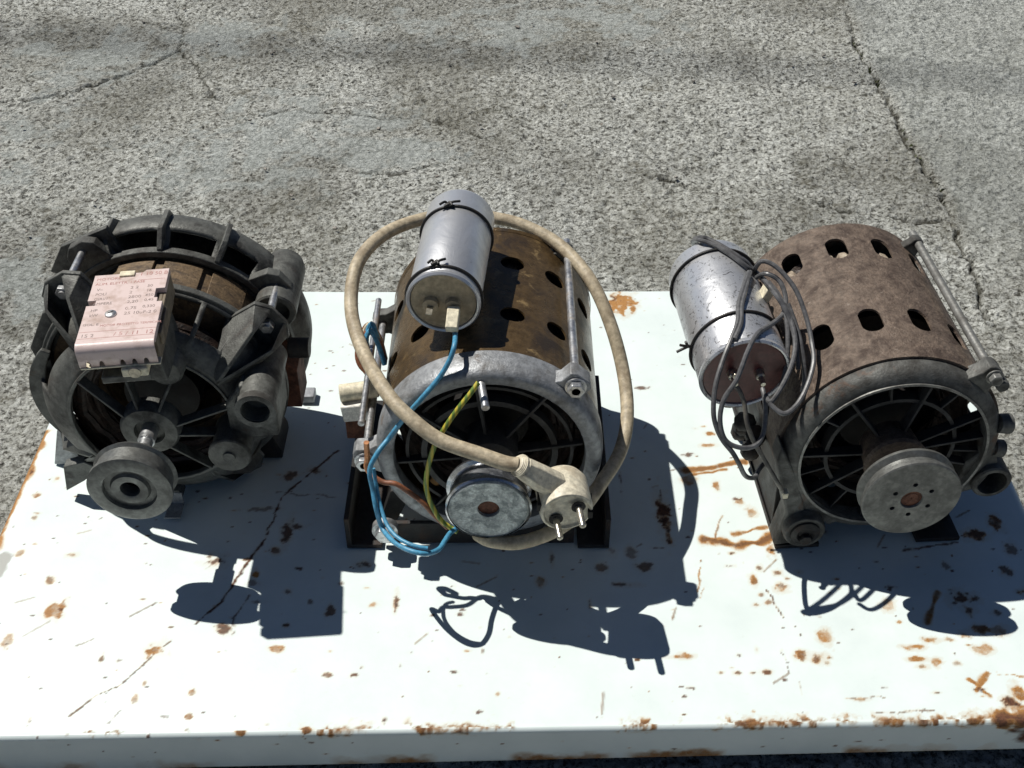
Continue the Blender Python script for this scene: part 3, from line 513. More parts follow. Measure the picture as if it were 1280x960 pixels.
# ------------------------------------------------------------------ its capacitor
def capacitor(name, loc, dirv, ln, r, label, canm, capm, ties):
    """axis from loc (front face centre) along dirv"""
    c = thing(name, loc, label, 'capacitor'); d = Vector(dirv).normalized()
    c.rotation_mode = 'QUATERNION'; c.rotation_quaternion = Vector((0, 1, 0)).rotation_difference(d)
    MB().lathe([(.004, r-.003), (.0, r-.0022), (-.0008, r-.0008), (.0005, r+.0006), (.003, r+.0004), (.0045, r-.0004), (.006, r), (ln-.005, r), (ln-.0014, r-.0016), (ln, r-.005)], 64).build('can', canm, c, dent=.00012, seed=2)
    MB().lathe([(.0045, r-.0026), (.0012, r-.0030), (.0012, .0002)], 48).build('end_cap', capm, c)
    for y in ties: 
        mb = MB(); n = 40
        mb.tube([((r+.001)*math.cos(2*math.pi*k/n), y+.0016*math.sin(2*math.pi*k/n+.6), (r+.001)*math.sin(2*math.pi*k/n)) for k in range(n+1)], .0011, 8, 2); mb.build('tie_wire', M['tie'], c)
    return c
c2 = capacitor('capacitor', (-.0500, .703, .2110), (.085, 1, .030), .113, .0270, 'plain silver can capacitor with beige end resting on the brown perforated shell', M['can'], M['beige'], (.006, .083))
for y, k in ((.083, 1), (.008, .8)):
    mb = MB()
    for sx_, e in ((-1, .006), (1, .009), (.3, .012)): mb.tube([(-.006, y, .0287), (-.006+sx_*e*.35, y+.002*k, .0308), (-.006+sx_*e*k, y-.001+.006*(sx_ > .5), .0301)], .0010, 7)
    mb.tube([(-.0085, y-.001, .0287), (-.0045, y+.001, .0298), (-.0035, y-.0005, .0287)], .0014, 7); mb.build('twist', M['tie'], c2)
for x in (-.009, .0075):
    MB().lathe([(.002, .0062), (-.0035, .0058), (-.0035, .003)], 20, (x, 0, -.001), (0, 1, 0)).build('terminal_base', M['beige'], c2)
    MB().box((x, -.0075, -.001), (.0045, .011, .0009)).build('terminal_tab', M['brass'], c2)
cn = MB().box((.0085, -.0130, -.0040), (.0090, .018, .0075), rm('X', 22)).build('connector', M['cream'], c2, .0008)
MB().tube([c2.matrix_basis.inverted() @ Vector(p) for p in [(-0.0421, 0.6880, 0.2033), (-0.0410, 0.6840, 0.1983), (-0.0409, 0.6670, 0.2001), (-0.0443, 0.6610, 0.1918), (-0.0520, 0.6570, 0.1788), (-0.0643, 0.6500, 0.1660), (-0.0741, 0.6490, 0.1530), (-0.0830, 0.6490, 0.1398), (-0.0907, 0.6480, 0.1279), (-0.0985, 0.6380, 0.1228), (-0.1047, 0.6320, 0.1107), (-0.1031, 0.6270, 0.0958), (-0.1008, 0.6190, 0.0845), (-0.0970, 0.6150, 0.0672), (-0.0871, 0.5980, 0.0709), (-0.0743, 0.5860, 0.0747), (-0.0626, 0.5840, 0.0735), (-0.0539, 0.5920, 0.0689), (-0.0499, 0.6040, 0.0652), (-0.0462, 0.6140, 0.0630), (-0.0412, 0.6220, 0.0596)]], .0019, 10).build('blue_lead', M['blue'], c2)
MB().tube([c2.matrix_basis.inverted() @ (Vector(p)+Vector((.0016, .0022, .0032))) for p in [(-0.1041, 0.6340, 0.1054), (-0.1022, 0.6280, 0.0922), (-0.0992, 0.6190, 0.0820), (-0.0939, 0.6060, 0.0752), (-0.0854, 0.5940, 0.0745), (-0.0737, 0.5860, 0.0747), (-0.0626, 0.5840, 0.0735)]], .0015, 10).build('blue_lead', M['blue'], c2)
# ------------------------------------------------------------------ power cord and plug
pc = thing('power_cord', (.0, .66, 0), 'thick cream power cord looped round the brown shell, ending in a two pin plug', 'power cord')
CORD = [(0.0045, 0.6030, 0.1446), (-0.0045, 0.6040, 0.1452), (-0.0224, 0.6100, 0.1479), (-0.0508, 0.6200, 0.1524), (-0.0725, 0.6330, 0.1620), (-0.0909, 0.6550, 0.1677), (-0.1122, 0.7030, 0.1676), (-0.1242, 0.7450, 0.1752), (-0.1221, 0.7850, 0.1887), (-0.1037, 0.8200, 0.1935), (-0.0741, 0.8450, 0.1921), (-0.0437, 0.8620, 0.1860), (-0.0169, 0.8620, 0.1828), (0.0101, 0.8550, 0.1794), (0.0399, 0.8350, 0.1727), (0.0638, 0.8000, 0.1626), (0.0794, 0.7700, 0.1405), (0.0892, 0.7400, 0.1150), (0.0908, 0.7050, 0.0990), (0.0837, 0.6750, 0.0885), (0.0679, 0.6450, 0.0853), (0.0501, 0.6200, 0.0792), (0.0308, 0.6070, 0.0724), (0.0059, 0.6020, 0.0656), (-0.0149, 0.6050, 0.0641), (-0.0255, 0.6200, 0.0547)]
MB().tube([Vector(p)-Vector((0, .66, 0)) for p in CORD], .0054, 14, 8).build('cable', M['cable'], pc)
pf = Vector([(0.0391, 0.5900, 0.1099)][0])-Vector((0, .66, 0))      # centre of the pin face
ca = Vector(CORD[0])-Vector((0, .66, 0)); ax = Vector((-.14, 1, .05)).normalized()
plug = MB().lathe([(.0022, .0002), (.002, .0160), (.0, .0170), (.0006, .0186), (.004, .0192), (.026, .0192), (.031, .0165), (.034, .009)], 40, pf, ax).build('plug', M['plugp'], pc, .0003)
# flat sloping neck from the round body up to the ribbed cable sleeve
nd = (ca-(pf+ax*.022)).normalized(); sd = nd.cross(Vector((0, .45, 1))).normalized(); up_ = sd.cross(nd)
mb = MB(); vs_ = []
for t, w_, h_ in ((.002, .0160, .0100), (.018, .0150, .0098), (.034, .0105, .0085), (.044, .0082, .0072)):
    c0 = pf+ax*.022+nd*t
    for a_, b_ in ((-1, -.6), (-.6, -1), (.6, -1), (1, -.6), (1, .6), (.6, 1), (-.6, 1), (-1, .6)): vs_.append(c0+sd*a_*w_+up_*b_*h_)
fs = [tuple(range(8)), tuple(range(24, 32))]+[(j*8+i, j*8+(i+1) % 8, j*8+8+(i+1) % 8, j*8+8+i) for j in range(3) for i in range(8)]
mb.add(vs_, fs).build('neck', M['plugp'], plug, .0006)
base_ = pf+ax*.022+nd*.043; rest = (ca-base_).length
for k in range(4): MB().lathe([(-.0016, .0052), (-.0011, .0084-.0007*k), (.0011, .0084-.0007*k), (.0016, .0052)], 16, base_+nd*(.002+rest*.21*k), nd).build('sleeve_rib', M['plugp'], plug)
MB().cyl(base_, ca, .0046).build('sleeve', M['cable'], plug)
for s in (-1, 1):
    o_ = pf+Vector((s*.0078, 0, s*.0062)); MB().lathe([(-.0006, .0052), (.0004, .0050), (.0006, .0028)], 20, o_, ax).build('pin_socket', M['hole'], plug)
    MB().lathe([(-.019, .0010), (-.0182, .0021), (-.017, .0024), (.001, .0024)], 16, o_, ax).build('pin', M['brass'], plug)
for s in (-1, 1): MB().box(pf+ax*.010+Vector((s*.0180, 0, -s*.0035)), (.0035, .019, .006)).build('earth_groove', M['hole'], plug)
# ------------------------------------------------------------------ motor with the pink terminal box
m1 = thing('electric_motor', (-.281, .700, 0), 'sooty openwork cast motor carrying a pink printed terminal box', 'motor')
def win(spec, rows): return lambda j, a: j in rows and any(lo < a < hi for lo, hi in spec)
fw = [(44, 60), (63.5, 84), (87, 112), (130, 168), (318, 338)]
MB().lathe([(.048, .0950), (.043, .0955), (.040, .0955), (.032, .0945), (.024, .0925), (.018, .0900), (.011, .0840), (.005, .0750), (.001, .0680), (-.0005, .0655)], 144, (0, 0, .10), caps=False, skip=win(fw, (2, 3, 4, 5))).build('front_bell', M['alu_dark'], m1, solid=.0035)
MB().lathe([(.049, .0935), (.049, .0985), (.0425, .0985), (.0425, .0935)], 120, (0, 0, .10), closed=True).build('front_rim', M['alu_dark'], m1, .0008)
MB().lathe([(-.0015, .0630), (-.0018, .0655), (.004, .0660), (.004, .0630)], 96, (0, 0, .10), closed=True).build('opening_rim', M['alu_dark'], m1, .0006)
rw = [(14, 31), (46, 60), (64, 86), (90, 112), (132, 160), (196, 230), (310, 340)]
MB().lathe([(.088, .0955), (.092, .0960), (.0945, .0965), (.101, .1010), (.107, .1065), (.110, .1085), (.128, .1075), (.138, .0990), (.144, .0800), (.147, .050), (.148, .02)], 144, (0, 0, .10), caps=False, skip=win(rw, (2, 3))).build('rear_bell', M['alu_dark'], m1, solid=.0035)
MB().lathe([(.087, .0935), (.087, .0990), (.0945, .0990), (.0945, .0935)], 120, (0, 0, .10), closed=True).build('rear_rim', M['alu_dark'], m1, .0008)
MB().lathe([(.045, .0890), (.090, .0890), (.090, .050), (.045, .050)], 96, (0, 0, .10), closed=True).build('stator_core', M['lam'], m1)
for a in (52, 76, 100, 160, 200, 340, 20):     # pressed laminations stand off in packets
    t0 = []
    for k in range(9): t0.append((a-9.5+k*19/8))
    pts = [(.0918*math.cos(R(q)), .10+.0918*math.sin(R(q))) for q in t0]+[(.086*math.cos(R(q)), .10+.086*math.sin(R(q))) for q in reversed(t0)]
    MB().prism(pts, .0505, .0865).build('lamination_packet', M['lam'], m1, .0005)
for k, y in enumerate((.030, .105)):
    mb = MB()
    coil_ring(mb, y, .063, .0115, .10)
    mb.build('winding', M['coil'], m1, dent=.0006, seed=k+5)
MB().lathe([(.03, .030), (.12, .030)], 32, (0, 0, .10)).build('rotor', M['hole'], m1)  # rotor blackened in place of the shade behind the opening
for a, w_ in ((62, .0042), (88, .0042), (112, .0035), (36, .0035), (150, .004)):  # ribs standing proud of the rear bell
    d = Vector((math.cos(R(a)), 0, math.sin(R(a)))); t = Vector((-math.sin(R(a)), 0, math.cos(R(a))))*w_/2; c0 = Vector((0, 0, .10))
    p = [(.088, .094), (.088, .1005), (.100, .1135), (.126, .1135), (.138, .100), (.140, .078), (.100, .090)]
    q = [c0+d*r_+Vector((0, y, 0)) for y, r_ in p]; n = len(q)
    MB().add([x-t for x in q]+[x+t for x in q], [tuple(range(n)), tuple(range(2*n-1, n-1, -1))]+[(i, i+n, (i+1) % n+n, (i+1) % n) for i in range(n)]).build('rib', M['alu_dark'], m1, .0006)
def scallop(a, tip, wide, y0, y1, ro, th=.003):
    """deep bolt pocket of the front bell: a back plate and two fins closing to a point in front"""
    d = Vector((math.cos(R(a)), 0, math.sin(R(a)))); t = Vector((-math.sin(R(a)), 0, math.cos(R(a)))); c0 = Vector((0, 0, .10)); Yv = Vector((0, 1, 0))
    P = lambda r_, s, y: c0+d*r_+t*s+Yv*y
    root = MB()
    hexp = [(.088, -wide*1.05), (.088, wide*1.05), (ro-.008, wide), (ro, wide*.45), (ro, -wide*.45), (ro-.008, -wide)]
    n = len(hexp); vs_ = [P(r_, s, y) for y in (y1-.004, y1) for r_, s in hexp]
    root.add(vs_, [tuple(range(n)), tuple(range(2*n-1, n-1, -1))]+[(i, i+n, (i+1) % n+n, (i+1) % n) for i in range(n)])
    b = root.build('bolt_pocket', M['alu_dark'], m1, .0006)
    for s in (-1, 1):
        seq = [P(ro, s*wide*.45, y1), P(ro-.008, s*wide, y1), P(.086, s*wide*1.05, y1), P(.078, s*wide*.75, .012), P(tip, s*.002, y0), P(tip+.004, s*.002, y0), P(ro-.012, s*wide*.62, y0+.020)]
        out = [seq[0], seq[6], seq[5], seq[4], seq[3], seq[2], seq[1]]
        mid = sum(out, Vector())/7; vs_ = out+[q - t*s*th for q in out]; n = 7
        MB().add(vs_, [(0, 1, 6), (1, 2, 4), (2, 3, 4), (1, 4, 5), (1, 5, 6), (7, 13, 8), (8, 11, 9), (9, 11, 10), (8, 12, 11), (8, 13, 12)]+[(i, (i+1) % n, (i+1) % n+n, i+n) for i in range(n)]).build('fin', M['alu_dark'], b, .0005)
    MB().cyl(P(ro-.0125, 0, y1-.012), P(ro-.0125, 0, .100), .0032).build('tie_bolt', M['steel'], b)
    MB().hexa(P(ro-.0125, 0, y1-.010), P(ro-.0125, 0, y1-.0045), .006).build('bolt_head', M['steel'], b, .0004)
    e = [(.088, -wide), (.088, wide), (ro-.010, wide*.72), (ro-.004, wide*.35), (ro-.004, -wide*.35), (ro-.010, -wide*.72)]
    vs_ = [P(r_, s, y) for y in (.0885, .0975) for r_, s in e]; n = 6
    MB().add(vs_, [tuple(range(n)), tuple(range(2*n-1, n-1, -1))]+[(i, i+n, (i+1) % n+n, (i+1) % n) for i in range(n)]).build('rear_ear', M['alu_dark'], b, .0008)
scallop(35, .068, .020, -.003, .044, .124); scallop(121, .072, .020, .000, .044, .125); scallop(216, .070, .017, .002, .044, .116); scallop(302, .070, .017, .002, .044, .112)
spokes(m1, M['alu_dark'], 6, .020, .064, -.002, .008, -.014, -.004, .0019, angs=(12, 62, 104, 142, 232, 306, 346))
MB().lathe([(.000, .0235), (-.011, .0235), (-.0145, .0215), (-.015, .0120), (-.011, .0110), (-.011, .0088)], 40, (0, 0, .10)).build('hub', M['alu_dark'], m1)
MB().lathe([(-.060, .0058), (-.048, .0058), (-.047, .0070), (-.034, .0070), (-.033, .0054), (-.026, .0054), (-.0255, .0066), (-.02, .0066), (-.005, .0066)], 24, (0, 0, .10)).build('shaft', M['steel'], m1)
pl = MB().lathe([(-0.0550, .0075), (-0.0550, .0275), (-0.0562, .0287), (-0.0595, .0310), (-0.0615, .0285), (-0.0715, .0285), (-0.0735, .0310), (-0.0775, .0312), (-0.0785, .0287), (-0.0788, .0215), (-0.0785, .0200), (-0.0752, .0193), (-0.0752, .0150), (-0.0762, .0143), (-0.0778, .0135), (-0.0778, .0085), (-0.0770, .0073), (-0.0650, .0070), (-0.0650, .0003)], 64, (0, 0, .10), caps=False).build('pulley', M['pulley3'], m1)
MB().lathe([(-0.0668, .0069), (-0.0668, .0002)], 24, (0, 0, .10)).build('bore', M['hole'], pl)
def fin_plate(pts, y0, y1): MB().prism(pts, y0, y1).build('fin', M['alu_dark'], m1, .0006)
fin_plate([(-.030, .190), (-.038, .214), (-.078, .196), (-.092, .172), (-.074, .165)], .098, .103)
fin_plate([(-.060, .178), (-.086, .166), (-.104, .132), (-.100, .108), (-.088, .112)], .050, .054)
fin_plate([(-.086, .128), (-.106, .112), (-.109, .084), (-.094, .066), (-.088, .090)], .040, .0445)
for (a0, a1, r0_, r1_, ya, yb) in ((150, 204, .0900, .1035, .026, .030), (28, 44, .090, .100, .030, .034)):   # flared collar below the side window
    ns = 14; pts = [((r1_-.006*abs(k/ns-.5)**2*4)*math.cos(R(a0+(a1-a0)*k/ns)), .10+(r1_-.006*abs(k/ns-.5)**2*4)*math.sin(R(a0+(a1-a0)*k/ns))) for k in range(ns+1)]+[(r0_*math.cos(R(a1-(a1-a0)*k/ns)), .10+r0_*math.sin(R(a1-(a1-a0)*k/ns))) for k in range(ns+1)]
    MB().prism(pts, ya, yb).build('collar', M['alu_dark'], m1, .0008)
# mounting sleeves
MB().lathe([(-.0015, .0112), (-.0015, .0158), (.004, .0162), (.006, .0150)], 36, (.087, -.021, .128), caps=False).build('sleeve_lip', M['alu_old'], m1)
MB().pipe((.087, -.021, .128), (.087, .045, .130), .0150, .0108, 36, .055).build('mounting_sleeve', M['alu_dark'], m1)
MB().prism([(.060, .085), (.098, .088), (.100, .130), (.074, .140), (.060, .120)], -.006, .040).build('sleeve_web', M['alu_dark'], m1, .002)
MB().lathe([(0, .0172), (.045, .0172), (.052, .015), (.056, .008)], 36, (.0900, .088, .150), (0, 1, .03)).build('rear_sleeve', M['alu_dark'], m1)
MB().pipe((.0900, .074, .1490), (.0900, .090, .1500), .0172, .0120, 36, .012).build('rear_sleeve', M['alu_dark'], m1)
MB().lathe([(0, .0168), (-.003, .0166), (-.0040, .0155), (-.0040, .0048), (-.002, .0045)], 36, (.060, -.017, .080)).build('boss_washer', M['alu_old'], m1)
MB().lathe([(-.0055, .0034), (-.0060, .0048), (-.004, .0050)], 20, (.060, -.017, .080)).build('boss_bolt', M['alu_old'], m1)
MB().lathe([(0, .0150), (.028, .0165)], 32, (.060, -.016, .080)).build('boss', M['alu_dark'], m1)
MB().lathe([(.0, .0040), (.0, .0110), (.003, .0130), (.024, .0140)], 32, (.022, -.012, .157)).build('boss', M['alu_dark'], m1)
MB().prism([(.085, .060), (.104, .060), (.104, .100), (.090, .112)], .060, .092).build('side_bracket', M['rust'], m1, .0008)
MB().lathe([(0, .0085), (.017, .0085)], 20, (.098, .070, .116), (1, 0, 0)).build('side_plug', M['black_iron'], m1, .0008)
# feet
MB().prism([(-.118, .0), (-.094, .0), (-.090, .018), (-.080, .034), (-.086, .048), (-.106, .040)], .052, .064).build('foot', M['alu'], m1, .0012)
MB().prism([(-.094, .008), (-.076, .020), (-.060, .034), (-.072, .042), (-.090, .036)], .012, .022).build('fin_foot', M['alu_dark'], m1, .0008)
MB().prism([(.050, .0), (.080, .0), (.080, .008), (.070, .036), (.056, .026)], .060, .100).build('foot', M['black_iron'], m1, .0012)  # black colour chosen to stand in for shade under the body
MB().prism([(-.118, .0), (-.060, .0), (-.060, .030), (-.086, .044)], .100, .128).build('foot', M['alu_dark'], m1, .0012)
MB().box((.092, .140, .004), (.014, .014, .008)).build('foot', M['alu'], m1, .001)
tg = MB().box((.000, -.006, .0035), (.013, .018, .0012)).build('earth_tab', M['alu'], m1, .0003)
MB().box((.000, .002, .010), (.013, .0012, .013)).build('tab_upright', M['alu'], tg, .0003)
MB().box((.0, .010, .0125), (.010, .016, .012)).build('tab_block', M['alu_dark'], tg, .0005)
# terminal box: open-bottomed pink cover on a dark body
def boxm(mb, name, mat, par, bev=0):
    o = mb.build(name, mat, par, bev); o.matrix_parent_inverse = Matrix.Identity(4); return o
BW, BL, BH = .0535, .0890, .030
BT = Matrix.Translation((.0060, -.0170, .2225)) @ Matrix.Rotation(R(5.2), 4, 'Z') @ Matrix.Rotation(R(-1.5), 4, 'Y')
def bt(mb):
    mb.v = [tuple(BT @ Vector(p)) for p in mb.v]; return mb
# top outline in box coordinates (x across, y back, z 0 is the printed face)
hw, hl = BW/2, BL/2
top = [(-hw, -hl+.006), (hw, -hl+.006), (hw, .004), (hw-.004, .004), (hw-.004, .009), (hw-.0065, .009), (hw-.0065, .020), (hw, .020), (hw, hl), (.010, hl), (.008, hl-.003), (-hw, hl-.003), (-hw, .010), (-hw+.006, .010), (-hw+.006, .004), (-hw, .004)]
n = len(top); pv = [(x, y, 0) for x, y in top]+[(x, y, -.0045) for x, y in top]
cov = bt(MB().add(pv, [tuple(range(n)), tuple(range(2*n-1, n-1, -1))]+[(i, i+n, (i+1) % n+n, (i+1) % n) for i in range(n)])).build('terminal_box', M['pink'], m1, .0003)
# rounded front with the wire notches along its lower edge
mb = MB(); prof_ = []
for k in range(8): a = k/7*math.pi/2; prof_.append((-hl+.0062-.0062*math.sin(a), -.0062+.0062*math.cos(a)))
prof_ += [(-hl, -.0105), (-hl, -.0172)]
NX = 240; holes_ = [(.085, .155), (.255, .325), (.52, .59), (.67, .74), (.82, .89)]; vs_ = []; fs = []
for j, (y, z) in enumerate(prof_):
    for i in range(NX+1):
        zz = z
        if j == len(prof_)-1:
            u = i/NX
            for lo, hi in holes_:
                if lo <= u <= hi: zz = z + .0048*math.sqrt(max(0, 1-((u-(lo+hi)/2)/((hi-lo)/2))**2))
        vs_.append((-hw+BW*i/NX, y, zz))
for j in range(len(prof_)-1):
    for i in range(NX): fs.append((j*(NX+1)+i, j*(NX+1)+i+1, (j+1)*(NX+1)+i+1, (j+1)*(NX+1)+i))
bt(mb.add(vs_, fs)).build('front_wall', M['pink'], cov, solid=.0012)
bt(MB().box((.001, -hl+.003, -.0180), (BW+.001, .0075, .0014))).build('base_strip', M['cream'], cov, .0004)
bt(MB().box((0, .004, -.0165), (BW-.004, BL-.016, .024))).build('body', M['pinkside'], cov, .0008)
bt(MB().box((hw-.001, .0035, -.013), (.0022, BL-.010, .017))).build('side_wall', M['pinkside'], cov, .0005)
bt(MB().box((-hw+.001, .0035, -.013), (.0022, BL-.010, .017))).build('side_wall', M['pinkside'], cov, .0005)
bt(MB().box((hw+.0012, -.012, -.010), (.0022, .030, .010))).build('side_latch', M['pinkside'], cov, .0006)
bt(MB().box((-.003, hl-.0045, .0006), (.011, .006, .0016))).build('clip', M['cream'], cov, .0005)
bt(MB().lathe([(0, .0042), (.0010, .0040), (.0018, .0028), (.0018, .0004)], 24, (-.0075, -.008, .0), (0, 0, 1))).build('screw', M['steel'], cov)
bt(MB().box((-.0075, -.008, .0016), (.0050, .0009, .0008), rm('Z', 35))).build('screw_slot', M['hole'], cov)
bt(MB().box((.010, -hl+.003, -.0222), (.018, .013, .007))).build('cable_clamp', M['cream'], cov, .001)
bt(MB().lathe([(0, .0045), (-.0008, .0042), (-.0008, .0005)], 20, (.010, -hl-.0035, -.0220), (0, 1, 0))).build('clamp_screw', M['brass'], cov)
bt(MB().box((.002, -hl+.009, -.0300), (.034, .018, .006))).build('clamp_base', M['alu_dark'], cov, .001)
MB().prism([(-.014, .165), (.030, .165), (.026, .197), (-.010, .197)], -.030, .020).build('box_bracket', M['alu_dark'], m1, .001)
def text(s, x, y, size, mat, ang=0, sx=1.0):
    cu = bpy.data.curves.new('print', 'FONT'); cu.body = s; cu.size = size; cu.extrude = .00003
    o = bpy.data.objects.new('t', cu); COL.objects.link(o)
    bpy.context.view_layer.update(); me = bpy.data.meshes.new_from_object(o.evaluated_get(bpy.context.evaluated_depsgraph_get()))
    bpy.data.objects.remove(o)
    me.transform(BT @ Matrix.Translation((x, y, .00006)) @ Matrix.Rotation(R(ang), 4, 'Z') @ Matrix.Diagonal((sx, 1, 1, 1)))
    me.materials.clear(); me.materials.append(mat)
    p = bpy.data.objects.new('print', me); COL.objects.link(p); p.parent = cov
def rule(x0, x1, y, wd=.00035): bt(MB().box(((x0+x1)/2, y, .00004), (x1-x0, wd, .00008))).build('printed_line', M['ink'], cov)
text('MOTORE', -.0245, .0345, .0042, M['ink']); text('1 10 50 B', .006, .0375, .0058, M['ink'], 0, .9)
text('ALIM. ELETTR. 1 FASE', -.0245, .0285, .0040, M['ink'], 0, .95); rule(.006, .025, .0320)
for i, (a, b_, c_) in enumerate((('V~', '2 2', '50'), ('POLI', '2', '16'), ('GIRI/1\'', '2800', '450'), ('AMPERE', '2,20', '0,45'), ('HP', '0,75', '0,330'), ('kW', '25 10uF-2 0', ''))):
    y = .0215-i*.0058-(.002 if i > 3 else 0)
    text(a, -.0225, y, .0043, M['ink2'], 0, .9); text(b_, .0015, y, .0045, M['ink2'], 0, 1.05); text(c_, .0135, y+.001, .0042, M['ink2'], 0, .95)
text('ISOL. E', -.0250, -.0200, .0036, M['ink2']); text('MOTOR PROTETTO TERMICAM.', -.013, -.0218, .0033, M['ink'], 0, .9)
rule(-.0262, .0262, -.0270); rule(-.0262, .0262, -.0345)
text('15 2', -.0245, -.0332, .0052, M['ink2']); text('/ 5 / 11  12', -.002, -.0332, .0056, M['ink'], 0, 1.1)
# ------------------------------------------------------------------ motor with the matt rusty shell
m3 = thing('electric_motor', (.2885, .660, 0), 'electric motor with matt rusty slotted shell and a six-holed grey pulley', 'motor', R(3.5))
sh = MB().lathe([(.0135, .0850), (.190, .0850), (.190, .0830), (.0135, .0830)], 96, (0, 0, .10), closed=True).build('shell', M['shell3'])
cc = MB()
for row in (.060, .156):
    for k in range(14): slot(cc, 126-25.7*k, row, .0165, .0275, .10)
cut(sh, cc); sh.parent = m3
innards(m3, .02, .19, pale_lumps=(.047, .160))  # front row shows windings; rear row added to imitate lit patches
MB().lathe([(.0215, .0825), (.014, .0828), (.006, .0825), (.001, .0790), (-.001, .0745), (-.0015, .0722), (.002, .0705), (.012, .0700), (.016, .073), (.0215, .081)], 96, (0, 0, .10), closed=True).build('end_bell', M['alu_old'], m3, dent=.0002)
MB().lathe([(-.0028, .0702), (-.0028, .0722), (.002, .0724), (.002, .0702)], 96, (0, 0, .10), closed=True).build('opening_rim', M['alu_mid'], m3)
MB().lathe([(.176, .074), (.176, .0815), (.186, .0815), (.192, .078), (.194, .05), (.194, .02), (.186, .02), (.186, .06)], 64, (0, 0, .10), closed=True).build('rear_bell', M['alu_old'], m3)
spokes(m3, M['grille'], 8, .020, .0712, .004, .012, .002, .012, .0022, angs=(182, 128, 74, 26, 8, 344, 218, 262, 305))
MB().lathe([(.006, .0475), (.006, .0505), (.016, .0505), (.016, .0475)], 64, (0, 0, .10), closed=True).build('grille_ring', M['grille'], m3)
spokes(m3, M['grille'], 6, .050, .0712, .006, .012, .006, .012, .0018, angs=(200, 240, 150, 100, 52, 355))
MB().lathe([(.016, .0205), (.000, .0222), (-.0075, .0240), (-.0100, .0228), (-.0108, .0200), (-.0104, .0110), (-.004, .0085)], 48, (0, 0, .10)).build('hub', M['shell3'], m3)
MB().cyl((0, -.043, .10), (0, .02, .10), .007).build('shaft', M['turned'], m3)
pl = MB().lathe([(-.030, .008), (-.030, .0335), (-.0310, .0358), (-.0335, .0362), (-.0365, .0325), (-.0395, .0325), (-.0430, .0362), (-.0465, .0364), (-.0475, .0355), (-.0478, .0085), (-.0470, .0078), (-.044, .0076)], 72, (0, 0, .10), caps=False).build('pulley', M['pulley3'])
cc = MB()
for k in range(6): cc.cyl(pol(.0152, 60*k+32, -.06), pol(.0152, 60*k+32, -.040), .0019, n=14)
cut(pl, cc); pl.parent = m3
for k in range(6): MB().lathe([(0, .0018), (.0006, .0018)], 12, pol(.0152, 60*k+32, -.0446)).build('pulley_hole', M['hole'], pl)
MB().lathe([(-.0462, .0078), (-.0458, .0062), (-.0466, .0050), (-.0462, .0010)], 28, (0, 0, .10)).build('hub_bore', M['rust'], pl)
for a, r in ((50, .0945),):
    lug(m3, M['alu_old'], a, r, .004, .017, .015, .012); lug(m3, M['alu_old'], a, r, .174, .182, .012, .008); tie_rod(m3, a, r, .002, .182, .0034, mat=M['alu_mid'], nut=.0050)
MB().cyl(pol(.094, 43, -.001), pol(.094, 43, .014), .0048, n=12).build('ear_knob', M['alu_old'], m3, .001)
MB().lathe([(0, .0075), (.010, .0080), (.012, .005)], 16, pol(.081, 16, .006), (1, .1, -.15)).build('ear_knob', M['alu_old'], m3, dent=.0004)
MB().lathe([(0, .0065), (.008, .0070), (.010, .004)], 16, pol(.081, -2, .006), (1, .1, -.3)).build('ear_knob', M['alu_old'], m3, dent=.0004)
MB().pipe((.0845, -.004, .068), (.0845, .050, .068), .0155, .0115, 32, .045).build('mounting_sleeve', M['alu_old'], m3)
MB().prism([(.058, .050), (.078, .056), (.088, .082), (.080, .105), (.062, .085)], .002, .030).build('sleeve_web', M['alu_old'], m3, .002)
# feet: side webs and the front pads with their rubber bushes
for s in (-1, 1):
    MB().prism([(s*.074, 0), (s*.070, 0), (s*.066, .060), (s*.078, .090), (s*.083, .090), (s*.076, .050)], .022, .172).build('side_web', M['black_iron'], m3, .0006)
    MB().prism([(s*.076, 0), (s*.040, 0), (s*.040, .004), (s*.076, .004)], -.001, .172).build('foot_plate', M['black_iron'], m3, .0005)
mb = MB().prism([(-.078, .0045), (-.072, .0045), (-.062, .006), (-.058, .046), (-.062, .058), (-.071, .084), (-.086, .112), (-.088, .098), (-.077, .055), (-.073, .04)], -.001, .018); mb.build('front_leg', M['alu_old'], m3, .002)
mb = MB().prism([(-.070, .052), (-.058, .060), (-.034, .036), (-.028, .028), (-.036, .024), (-.052, .038)], .0, .012); mb.build('front_brace', M['alu_old'], m3, .002)
MB().lathe([(-.006, .0095), (-.0075, .0155), (-.004, .0168), (.016, .0170)], 32, (-.0575, -.002, .0265)).build('bush_cup', M['alu_old'], m3, .0008)
MB().lathe([(-.0078, .0050), (-.0100, .0075), (-.0085, .0115), (-.006, .0120)], 28, (-.0575, -.002, .0265)).build('rubber_bush', M['black_iron'], m3)
MB().hexa((-.057, -.010, .022), (-.057, -.014, .022), .0050).build('bush_bolt', M['black_iron'], m3, .0005)
for k in range(9):   # clotted dirt and terminal stubs down the shaded flank
    rr = random.Random(k); MB().lathe([(-.008, .002), (-.005, .007), (.0, .009), (.006, .007), (.009, .002)], 9, (-.086-rr.uniform(0, .008), .05+.013*k, .052+rr.uniform(-.02, .02)), (.2, 1, rr.uniform(-.4, .4))).build('flank_clamp', M['black_iron'], m3, dent=.0015, seed=k)
